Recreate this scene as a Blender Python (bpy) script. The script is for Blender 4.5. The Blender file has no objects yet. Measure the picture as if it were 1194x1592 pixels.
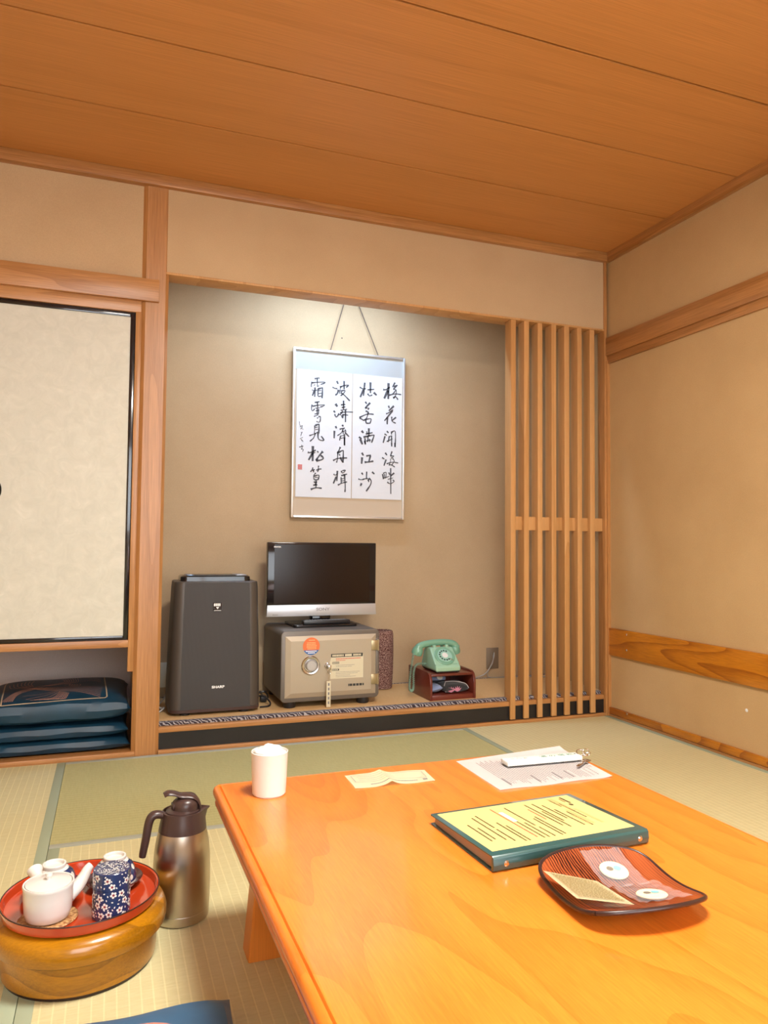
import bpy, bmesh, math, random
from mathutils import Vector, Matrix
random.seed(7)
PI = math.pi
SC = bpy.context.scene
COL = SC.collection

# ------------------------------------------------------------------ camera
cd = bpy.data.cameras.new('camera')
cam = bpy.data.objects.new('camera', cd); COL.objects.link(cam)
_r = Vector((0.9376, -0.3475, 0.0091)); _f = Vector((0.3468, 0.9369, 0.0444)).normalized()
_r = (_r - _f * _r.dot(_f)).normalized(); _u = _r.cross(_f)
cam.matrix_world = Matrix(((_r.x, _u.x, -_f.x, -2.4569), (_r.y, _u.y, -_f.y, -3.2404), (_r.z, _u.z, -_f.z, 0.8771), (0, 0, 0, 1)))
cd.sensor_fit = 'VERTICAL'; cd.sensor_height = 36.0; cd.lens = 36.0 * 1147.5 / 1592; cd.clip_start = 0.05
SC.camera = cam

# ------------------------------------------------------------------ light and exposure
SC.view_settings.view_transform = 'Standard'
SC.view_settings.look = 'None'
SC.view_settings.exposure = 0.0
SC.view_settings.gamma = 1.0
SC.view_settings.use_curve_mapping = False
world = bpy.data.worlds.new('world'); SC.world = world; world.use_nodes = True
world.node_tree.nodes['Background'].inputs[0].default_value = (0.75, 0.86, 1.0, 1)
world.node_tree.nodes['Background'].inputs[1].default_value = 1.0

def area(name, loc, rot, sx, sy, power, col, shape='RECTANGLE', spread=PI):
    l = bpy.data.lights.new(name, 'AREA'); l.shape = shape; l.size = sx; l.size_y = sy
    l.energy = power; l.color = col; l.spread = spread
    o = bpy.data.objects.new(name, l); COL.objects.link(o); o.location = loc; o.rotation_euler = rot
    return o
L_CEIL, L_WIN, L_ALC = 82, 90, 13
area('ceiling_lamp_light', (-1.75, -2.32, 2.325), (0, 0, 0), 0.62, 0.62, L_CEIL, (1, .975, .90), 'DISK')
area('ceiling_lamp_uplight', (-1.75, -2.32, 2.40), (PI, 0, 0), 0.6, 0.6, 20, (1, .975, .90), 'DISK')
area('window_daylight', (-1.75, -4.33, 1.25), (PI/2, 0, PI), 2.5, 1.7, L_WIN, (.88, .94, 1.0))
area('alcove_tube_light', (-1.38, .17, 2.235), (0.25, 0, 0), 0.62, 0.03, L_ALC, (.46, .68, 1.0))

# ------------------------------------------------------------------ materials
MATS = {}
def newmat(name):
    m = bpy.data.materials.new(name); m.use_nodes = True
    nt = m.node_tree; b = nt.nodes['Principled BSDF']
    return m, nt, b
def setb(b, **k):
    names = {'col': 'Base Color', 'rough': 'Roughness', 'metal': 'Metallic', 'coat': 'Coat Weight', 'coatr': 'Coat Roughness',
             'trans': 'Transmission Weight', 'ior': 'IOR', 'alpha': 'Alpha', 'sheen': 'Sheen Weight', 'aniso': 'Anisotropic',
             'emit': 'Emission Color', 'emits': 'Emission Strength', 'spec': 'Specular IOR Level'}
    for a, v in k.items():
        if a in ('col', 'emit') and len(v) == 3: v = (*v, 1)
        b.inputs[names[a]].default_value = v
def plain(name, col, rough=.5, **k):
    if name in MATS: return MATS[name]
    m, nt, b = newmat(name); setb(b, col=col, rough=rough, **k); MATS[name] = m; return m
def N(nt, t, **k):
    n = nt.nodes.new(t)
    for a, v in k.items(): setattr(n, a, v)
    return n
def coords(nt, scale=(1, 1, 1), rot=(0, 0, 0), loc=(0, 0, 0)):
    tc = N(nt, 'ShaderNodeTexCoord'); mp = N(nt, 'ShaderNodeMapping')
    mp.inputs['Scale'].default_value = scale; mp.inputs['Rotation'].default_value = rot; mp.inputs['Location'].default_value = loc
    nt.links.new(tc.outputs['Object'], mp.inputs['Vector']); return mp.outputs['Vector']
def ramp(nt, fac, stops):
    r = N(nt, 'ShaderNodeValToRGB'); e = r.color_ramp.elements
    while len(e) < len(stops): e.new(.5)
    for i, (p, c) in enumerate(stops):
        e[i].position = p; e[i].color = (*c, 1) if len(c) == 3 else c
    nt.links.new(fac, r.inputs['Fac']); return r.outputs['Color']
def noise(nt, vec, scale, detail=3, rough=.5, dist=0):
    n = N(nt, 'ShaderNodeTexNoise'); n.inputs['Scale'].default_value = scale; n.inputs['Detail'].default_value = detail
    n.inputs['Roughness'].default_value = rough; n.inputs['Distortion'].default_value = dist
    nt.links.new(vec, n.inputs['Vector']); return n.outputs['Fac']
def bump(nt, b, fac, strength, dist=.002):
    n = N(nt, 'ShaderNodeBump'); n.inputs['Strength'].default_value = strength; n.inputs['Distance'].default_value = dist
    nt.links.new(fac, n.inputs['Height']); nt.links.new(n.outputs['Normal'], b.inputs['Normal'])
def mixc(nt, fac, a, b_, mode='MIX'):
    n = N(nt, 'ShaderNodeMix', data_type='RGBA', blend_type=mode)
    if isinstance(fac, float): n.inputs[0].default_value = fac
    else: nt.links.new(fac, n.inputs[0])
    for s, v in ((6, a), (7, b_)):
        if isinstance(v, tuple): n.inputs[s].default_value = (*v, 1) if len(v) == 3 else v
        else: nt.links.new(v, n.inputs[s])
    return n.outputs[2]
def math_(nt, op, a, b_=None, c=None):
    n = N(nt, 'ShaderNodeMath', operation=op)
    for i, v in enumerate((a, b_, c)):
        if v is None: continue
        if isinstance(v, (int, float)): n.inputs[i].default_value = v
        else: nt.links.new(v, n.inputs[i])
    return n.outputs[0]

def plaster(name, c1, c2, bumps=.35):
    m, nt, b = newmat(name); v = coords(nt)
    f = noise(nt, v, 2.2, 4, .6); c = ramp(nt, f, [(.3, c1), (.7, c2)])
    f2 = noise(nt, v, 260, 2, .6); c = mixc(nt, .12, c, ramp(nt, f2, [(.3, tuple(x * .6 for x in c1)), (.7, tuple(min(1, x * 1.3) for x in c2))]))
    nt.links.new(c, b.inputs['Base Color']); setb(b, rough=.9, spec=.2); bump(nt, b, f2, bumps, .001); MATS[name] = m; return m

def wood(name, c1, c2, axis='x', rough=.5, rings=9.0, stretch=.06, coat=0., fine=.35, dist=1.5, loc=(0, 0, 0), spec=.4, coatr=.1):
    """plank wood: slow noise cut into rings gives cathedral figure along the axis, fine streaks on top"""
    m, nt, b = newmat(name)
    s = {'x': (stretch, 1, 1), 'y': (1, stretch, 1), 'z': (1, 1, stretch)}[axis]
    v = coords(nt, s, loc=loc)
    f = noise(nt, v, 3.2, 2, .45, dist * .2)
    fr = math_(nt, 'FRACT', math_(nt, 'MULTIPLY', f, rings))
    saw = math_(nt, 'POWER', fr, 2.2)
    v2 = coords(nt, tuple(60 * a if a == 1 else 60 * stretch * .35 for a in s), loc=loc)
    f2 = noise(nt, v2, 5.0, 3, .6)
    c = ramp(nt, saw, [(0, c2), (1, c1)])
    c = mixc(nt, fine, c, ramp(nt, f2, [(.32, tuple(x * .72 for x in c1)), (.68, c2)]))
    nt.links.new(c, b.inputs['Base Color']); setb(b, rough=rough, coat=coat, coatr=coatr, spec=spec)
    bump(nt, b, f2, .12, .0006); MATS[name] = m; return m

def tatami(name, c1, c2, axis, period=.0225):
    m, nt, b = newmat(name)
    i = 0 if axis == 'y' else 1
    tc = N(nt, 'ShaderNodeTexCoord'); sp = N(nt, 'ShaderNodeSeparateXYZ'); nt.links.new(tc.outputs['Object'], sp.inputs[0])
    x = sp.outputs[i]; y = sp.outputs[1 - i]
    fr = math_(nt, 'FRACT', math_(nt, 'DIVIDE', x, period))
    tri = math_(nt, 'ABSOLUTE', math_(nt, 'SUBTRACT', fr, .5))
    rib = math_(nt, 'SMOOTH_MIN', math_(nt, 'MULTIPLY', tri, 9.0), 1.0, .3)
    fy = math_(nt, 'ABSOLUTE', math_(nt, 'SUBTRACT', math_(nt, 'FRACT', math_(nt, 'DIVIDE', y, .0042)), .5))
    v = coords(nt, (30, 3, 1) if axis == 'x' else (3, 30, 1))
    n1 = noise(nt, v, 8, 3, .7)
    c = ramp(nt, n1, [(.25, c1), (.75, c2)])
    c = mixc(nt, math_(nt, 'MULTIPLY', math_(nt, 'SUBTRACT', 1.0, rib), .55), c, tuple(min(1, a * 1.28) for a in c2))
    c = mixc(nt, math_(nt, 'MULTIPLY', fy, .22), c, tuple(a * .55 for a in c1))
    nt.links.new(c, b.inputs['Base Color']); setb(b, rough=.55, spec=.35)
    h = math_(nt, 'ADD', math_(nt, 'MULTIPLY', rib, .8), fy)
    bump(nt, b, h, .5, .0012); MATS[name] = m; return m

plaster('wall_plaster', (.46, .295, .138), (.53, .35, .17))
plaster('upper_plaster', (.48, .325, .18), (.54, .375, .215))
plaster('alcove_plaster', (.43, .305, .178), (.49, .355, .215))
plaster('closet_plaster', (.72, .60, .53), (.78, .66, .60))
CED1, CED2 = (.31, .122, .028), (.52, .245, .082)
for ax in 'xyz': wood('cedar_' + ax, CED1, CED2, ax, rough=.42, rings=9, fine=.55, coat=.35, coatr=.3)
wood('ceiling_board_wood', (.51, .215, .055), (.59, .255, .072), 'x', rough=.5, rings=5, stretch=.03, fine=.5)
wood('rail_wood', (.27, .065, .003), (.60, .215, .012), 'y', rough=.3, rings=15, stretch=.16, coat=.3, dist=3, loc=(0, .35, .2))
wood('slat_wood', (.48, .23, .07), (.62, .33, .125), 'z', rough=.5, rings=6)
wood('table_wood', (.66, .150, .010), (.76, .215, .020), 'y', rough=.36, rings=15, stretch=.16, coat=.5, fine=.4, coatr=.12)
wood('table_leg_wood', (.62, .19, .02), (.74, .25, .035), 'z', rough=.35, rings=7, coat=.3)
wood('keyaki_wood', (.22, .085, .002), (.46, .190, .004), 'x', rough=.28, rings=12, stretch=.22, coat=.6, dist=4)
wood('phone_stand_wood', (.11, .018, .010), (.17, .030, .017), 'x', rough=.3, coat=.4, rings=8)
def plate():
    m, nt, b = newmat('plate_wood'); v = coords(nt, (1, .045, 1))
    f = noise(nt, v, 60, 2, .5); big = noise(nt, coords(nt, (1, .1, 1)), 22, 2)
    tc = N(nt, 'ShaderNodeTexCoord'); sp = N(nt, 'ShaderNodeSeparateXYZ'); nt.links.new(tc.outputs['Object'], sp.inputs[0])
    ph = math_(nt, 'ADD', math_(nt, 'DIVIDE', sp.outputs[0], .0048), math_(nt, 'MULTIPLY', f, 2.4))
    st = math_(nt, 'ABSOLUTE', math_(nt, 'SUBTRACT', math_(nt, 'FRACT', ph), .5))
    msk = math_(nt, 'MULTIPLY', math_(nt, 'SUBTRACT', big, .5), .9)
    k = math_(nt, 'ADD', st, msk)
    c = ramp(nt, k, [(.06, (.05, .012, .008)), (.16, (.42, .090, .025)), (.5, (.58, .150, .045))])
    nt.links.new(c, b.inputs['Base Color']); setb(b, rough=.28, coat=.5); MATS['plate_wood'] = m
plate()
tatami('tatami_rush_y', (.56, .50, .265), (.66, .60, .345), 'y')
tatami('tatami_rush_x', (.40, .375, .17), (.48, .455, .215), 'x', .0225)  # same rush, darker: direction-dependent sheen of the weave put into the colour
tatami('alcove_rush', (.58, .355, .15), (.68, .44, .205), 'x', .03)
plain('tatami_border_cloth', (.33, .38, .26), .8)
plain('tatami_border_grey', (.36, .38, .31), .8)
plain('black_lacquer', (.006, .006, .008), .16, coat=.5)
plain('white_ceramic', (.68, .655, .62), .25, coat=.4)
plain('white_plastic', (.70, .66, .61), .4)
plain('black_plastic', (.012, .012, .014), .35)
plain('gloss_black', (.008, .008, .01), .08)
plain('red_lacquer', (.50, .050, .012), .16, coat=.6, coatr=.06)
plain('brown_lacquer', (.060, .010, .010), .25, coat=.3)
plain('dark_rim', (.03, .012, .010), .3)
plain('ink', (.075, .075, .085), .8)
plain('steel', (.62, .60, .57), .22, metal=1.0)
plain('brushed_steel', (.56, .50, .42), .30, metal=1.0, aniso=.7)
plain('brown_plastic', (.055, .030, .026), .32)
plain('gold_brass', (.42, .34, .20), .35, metal=.8)
plain('mint_plastic', (.29, .48, .335), .3, coat=.3)
plain('mint_handset', (.165, .345, .235), .3, coat=.3)
plain('print_brown', (.09, .06, .02), .8)
plain('print_grey', (.20, .19, .20), .8)
plain('white_paint', (.85, .85, .85), .6)

def fabric(name, col, rough=.42, sheen=.3, sc=7):
    m, nt, b = newmat(name); v = coords(nt)
    f = noise(nt, v, sc, 3, .5); c = ramp(nt, f, [(.3, tuple(x * .75 for x in col)), (.7, tuple(x * 1.25 for x in col))])
    nt.links.new(c, b.inputs['Base Color']); setb(b, rough=rough, sheen=sheen, spec=.6); bump(nt, b, f, .15, .01); MATS[name] = m; return m
fabric('navy_satin', (.006, .042, .080), .44, 0.)
fabric('navy_satin_lit', (.022, .105, .215), .5, .1)  # lighter copy of the navy satin, with its light reflection put into the colour
fabric('black_cloth', (.012, .012, .015), .8)
fabric('blue_cloth', (.20, .25, .40), .8)
plain('embroidery_salmon', (.70, .36, .25), .6)
plain('embroidery_coral', (.50, .22, .17), .6)
plain('embroidery_border', (.60, .46, .30), .6)
plain('paper_white', (.72, .71, .70), .85)
plain('paper_sheet', (.64, .66, .69), .85)
plain('paper_cream', (.68, .60, .36), .8)
plain('paper_yellow', (.64, .475, .165), .8)
plain('mat_silk', (.38, .39, .385), .7)
plain('mat_tan', (.50, .40, .29), .7)

def fusuma():
    m, nt, b = newmat('fusuma_paper'); v = coords(nt)
    f = noise(nt, v, 18, 4, .7, 1.0); f2 = noise(nt, v, 90, 2, .7)
    c = ramp(nt, f, [(.35, (.55, .54, .46)), (.62, (.61, .595, .51)), (.75, (.66, .64, .56))])
    nt.links.new(c, b.inputs['Base Color']); setb(b, rough=.6, spec=.3); bump(nt, b, f2, .15, .001); MATS['fusuma_paper'] = m
fusuma()
def board_black():
    m, nt, b = newmat('aged_black_board'); v = coords(nt, (.3, 1, 1))
    f = noise(nt, v, 10, 4, .6); c = ramp(nt, f, [(.3, (.007, .006, .006)), (.75, (.018, .015, .014))])
    nt.links.new(c, b.inputs['Base Color']); setb(b, rough=.4); MATS['aged_black_board'] = m
board_black()
def brocade():
    m, nt, b = newmat('brocade_edging')
    w = N(nt, 'ShaderNodeTexWave', wave_type='BANDS', bands_direction='DIAGONAL'); w.inputs['Scale'].default_value = 34
    w.inputs['Distortion'].default_value = 9; w.inputs['Detail'].default_value = 2
    nt.links.new(coords(nt), w.inputs['Vector'])
    c = ramp(nt, w.outputs['Fac'], [(.35, (.030, .020, .028)), (.6, (.16, .13, .15)), (.9, (.40, .38, .38))])
    nt.links.new(c, b.inputs['Base Color']); setb(b, rough=.8); bump(nt, b, w.outputs['Fac'], .5, .002); MATS['brocade_edging'] = m
brocade()
def purifier_front():
    m, nt, b = newmat('ribbed_grey_plastic')
    tc = N(nt, 'ShaderNodeTexCoord'); sp = N(nt, 'ShaderNodeSeparateXYZ'); nt.links.new(tc.outputs['Object'], sp.inputs[0])
    s = math_(nt, 'SINE', math_(nt, 'MULTIPLY', sp.outputs[0], 2 * PI / .0032))
    setb(b, col=(.125, .122, .125), rough=.36, spec=.5); bump(nt, b, s, .35, .0008); MATS['ribbed_grey_plastic'] = m
purifier_front()
plain('purifier_side', (.065, .052, .042), .4)
def twine():
    m, nt, b = newmat('twine_weave')
    w = N(nt, 'ShaderNodeTexWave', wave_type='BANDS', bands_direction='Z'); w.inputs['Scale'].default_value = 24
    w.inputs['Distortion'].default_value = 12; w.inputs['Detail'].default_value = 3; w.inputs['Detail Scale'].default_value = 3
    nt.links.new(coords(nt, (3, 3, 1)), w.inputs['Vector'])
    c = ramp(nt, w.outputs['Fac'], [(.3, (.10, .028, .024)), (.6, (.27, .11, .08)), (.9, (.50, .32, .26))])
    nt.links.new(c, b.inputs['Base Color']); setb(b, rough=.85); bump(nt, b, w.outputs['Fac'], .8, .003); MATS['twine_weave'] = m
twine()
def coaster_m():
    m, nt, b = newmat('woven_rattan')
    vn = N(nt, 'ShaderNodeTexVoronoi'); vn.inputs['Scale'].default_value = 150; nt.links.new(coords(nt, (1, 2, 1)), vn.inputs['Vector'])
    c = ramp(nt, vn.outputs['Distance'], [(.2, (.70, .42, .18)), (.7, (.26, .10, .03))])
    nt.links.new(c, b.inputs['Base Color']); setb(b, rough=.6); bump(nt, b, vn.outputs['Distance'], .6, .002); MATS['woven_rattan'] = m
coaster_m()
def film():
    m, nt, b = newmat('clear_film'); setb(b, col=(.95, .93, .95), rough=.12, alpha=.13, spec=1.0)
    MATS['clear_film'] = m
film()

# ------------------------------------------------------------------ mesh helpers
def add_box(bm, x0, x1, y0, y1, z0, z1, bev=0., seg=2):
    b2 = bmesh.new()
    vs = [b2.verts.new((x, y, z)) for x in (x0, x1) for y in (y0, y1) for z in (z0, z1)]
    for f in ((0, 1, 3, 2), (4, 6, 7, 5), (0, 4, 5, 1), (2, 3, 7, 6), (0, 2, 6, 4), (1, 5, 7, 3)):
        b2.faces.new([vs[i] for i in f])
    if bev: bmesh.ops.bevel(b2, geom=b2.edges[:], offset=bev, segments=seg, profile=.5, affect='EDGES')
    merge(bm, b2); return bm
def merge(bm, b2, mat=None):
    me = bpy.data.meshes.new('tmp')
    if mat is not None: b2.transform(mat)
    b2.to_mesh(me); b2.free(); bm.from_mesh(me); bpy.data.meshes.remove(me)
def box(*a, **k): return add_box(bmesh.new(), *a, **k)
def add_lathe(bm, prof, seg=48, c=(0, 0, 0), sx=1, sy=1):
    b2 = bmesh.new(); rings = []
    for r, z in prof:
        if r < 1e-6: rings.append([b2.verts.new((c[0], c[1], c[2] + z))])
        else: rings.append([b2.verts.new((c[0] + sx * r * math.cos(2 * PI * i / seg), c[1] + sy * r * math.sin(2 * PI * i / seg), c[2] + z)) for i in range(seg)])
    for a, b in zip(rings, rings[1:]):
        for i in range(seg):
            j = (i + 1) % seg
            if len(a) == 1 and len(b) == 1: continue
            if len(a) == 1: b2.faces.new((a[0], b[i], b[j]))
            elif len(b) == 1: b2.faces.new((a[i], a[j], b[0]))
            else: b2.faces.new((a[i], a[j], b[j], b[i]))
    bmesh.ops.recalc_face_normals(b2, faces=b2.faces[:]); merge(bm, b2); return bm
def lathe(prof, **k): return add_lathe(bmesh.new(), prof, **k)
def add_tube(bm, pts, r, seg=8, caps=True):
    pts = [Vector(p) for p in pts]; b2 = bmesh.new(); rings = []; n = len(pts)
    rr = r if isinstance(r, (list, tuple)) else [r] * n
    prev = None
    for i, p in enumerate(pts):
        t = (pts[min(i + 1, n - 1)] - pts[max(i - 1, 0)]).normalized()
        if prev is None:
            up = Vector((0, 0, 1)) if abs(t.z) < .9 else Vector((1, 0, 0)); a = t.cross(up).normalized()
        else: a = (prev - t * prev.dot(t)).normalized()
        prev = a; b = t.cross(a)
        rings.append([b2.verts.new(p + (a * math.cos(2 * PI * k / seg) + b * math.sin(2 * PI * k / seg)) * rr[i]) for k in range(seg)])
    for a, b in zip(rings, rings[1:]):
        for k in range(seg): b2.faces.new((a[k], a[(k + 1) % seg], b[(k + 1) % seg], b[k]))
    if caps: b2.faces.new(rings[0][::-1]); b2.faces.new(rings[-1])
    bmesh.ops.recalc_face_normals(b2, faces=b2.faces[:]); merge(bm, b2); return bm
def tube(pts, r, **k): return add_tube(bmesh.new(), pts, r, **k)
def add_prism(bm, pts, axis, a0, a1, bev=0.):
    """closed outline in the two other axes (in x,y,z order), swept along axis"""
    def P(u, v, w): return {'x': (w, u, v), 'y': (u, w, v), 'z': (u, v, w)}[axis]
    b2 = bmesh.new()
    A = [b2.verts.new(P(u, v, a0)) for u, v in pts]; B = [b2.verts.new(P(u, v, a1)) for u, v in pts]
    b2.faces.new(A); b2.faces.new(B[::-1])
    for i in range(len(pts)):
        j = (i + 1) % len(pts); b2.faces.new((A[i], B[i], B[j], A[j]))
    bmesh.ops.recalc_face_normals(b2, faces=b2.faces[:])
    if bev: bmesh.ops.bevel(b2, geom=b2.edges[:], offset=bev, segments=2, profile=.5, affect='EDGES')
    merge(bm, b2); return bm
def prism(*a, **k): return add_prism(bmesh.new(), *a, **k)
def smooth(pts, n=6):
    pts = [Vector(p) for p in pts]
    if len(pts) < 3: return pts
    out = []
    for i in range(len(pts) - 1):
        p0 = pts[max(i - 1, 0)]; p1 = pts[i]; p2 = pts[i + 1]; p3 = pts[min(i + 2, len(pts) - 1)]
        for k in range(n):
            t = k / n
            out.append(.5 * ((2 * p1) + (p2 - p0) * t + (2 * p0 - 5 * p1 + 4 * p2 - p3) * t * t + (3 * p1 - p0 - 3 * p2 + p3) * t ** 3))
    out.append(pts[-1]); return out
def rounded(x0, x1, y0, y1, r, n=6):
    P = []
    for cx, cy, a in ((x1 - r, y1 - r, 0), (x0 + r, y1 - r, 90), (x0 + r, y0 + r, 180), (x1 - r, y0 + r, 270)):
        for k in range(n + 1):
            t = math.radians(a + 90 * k / n); P.append((cx + r * math.cos(t), cy + r * math.sin(t)))
    return P

def finish(o, sm=True, ang=.6):
    me = o.data
    if sm:
        bm = bmesh.new(); bm.from_mesh(me)
        for f in bm.faces: f.smooth = True
        for e in bm.edges:
            if len(e.link_faces) == 2 and e.calc_face_angle(0) > ang: e.smooth = False
        bm.to_mesh(me); bm.free()
def obj(name, bm, m, parent=None, sm=True, ang=.6):
    me = bpy.data.meshes.new(name); bm.to_mesh(me); bm.free()
    o = bpy.data.objects.new(name, me); COL.objects.link(o)
    me.materials.append(MATS[m] if isinstance(m, str) else m)
    if parent is not None: o.parent = parent
    finish(o, sm, ang); return o
def struct(name, bm, m, parent=None, **k):
    o = obj(name, bm, m, parent, **k)
    if parent is None: o['kind'] = 'structure'
    return o
def tag(o, label, cat, group=None):
    o['label'] = label; o['category'] = cat
    if group: o['group'] = group
    return o
def thing(name, label, cat, loc=(0, 0, 0), rz=0, group=None):
    o = bpy.data.objects.new(name, None); COL.objects.link(o); o.empty_display_size = .05
    o.location = loc; o.rotation_euler = (0, 0, rz); return tag(o, label, cat, group)
def dup(root, loc, label, rz=None):
    r = root.copy(); COL.objects.link(r); r.location = loc; r['label'] = label
    if rz is not None: r.rotation_euler = (0, 0, rz)
    for ch in list(root.children):
        c = ch.copy(); COL.objects.link(c); c.parent = r
        for g in ch.children:
            d = g.copy(); COL.objects.link(d); d.parent = c
    return r
FRONT = Matrix(((1, 0, 0, 0), (0, 0, -1, 0), (0, 1, 0, 0), (0, 0, 0, 1)))     # text in the XZ plane, read from -Y
def text_bm(s, size, mat, squash=1.0, align='CENTER', bold=0.):
    cu = bpy.data.curves.new('lettering', 'FONT'); cu.body = s; cu.size = size; cu.align_x = align; cu.align_y = 'CENTER'
    cu.offset = bold; cu.resolution_u = 3
    t = bpy.data.objects.new('lettering', cu); COL.objects.link(t)
    dg = bpy.context.evaluated_depsgraph_get(); me = bpy.data.meshes.new_from_object(t.evaluated_get(dg))
    bpy.data.objects.remove(t); bpy.data.curves.remove(cu)
    bm = bmesh.new(); bm.from_mesh(me); bpy.data.meshes.remove(me)
    bm.transform(mat @ Matrix.Diagonal((squash, 1, 1, 1))); return bm
def text(name, s, size, mat, m, parent, **k): return obj(name, text_bm(s, size, mat, **k), m, parent, sm=False)
def ribbon(bm, pts, w, P, taper=True):
    """flat brush stroke; pts 2-D, P maps (u, v) to 3-D"""
    q = smooth([(a, b, 0) for a, b in pts], 5); n = len(q); L = []; R = []
    for i, p in enumerate(q):
        t = (q[min(i + 1, n - 1)] - q[max(i - 1, 0)]).normalized(); nn = Vector((-t.y, t.x, 0))
        s = i / max(1, n - 1); k = 1.0
        if taper: k = .62 + .38 * math.cos(2 * PI * s) if n > 6 else 1.0; k = max(.55, k) if s < .9 else .7
        L.append(bm.verts.new(P(p.x + nn.x * w * .5 * k, p.y + nn.y * w * .5 * k))); R.append(bm.verts.new(P(p.x - nn.x * w * .5 * k, p.y - nn.y * w * .5 * k)))
    for i in range(n - 1): bm.faces.new((L[i], R[i], R[i + 1], L[i + 1]))
def quad(bm, P, u0, u1, v0, v1):
    bm.faces.new([bm.verts.new(P(u, v)) for u, v in ((u0, v0), (u1, v0), (u1, v1), (u0, v1))])

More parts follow.
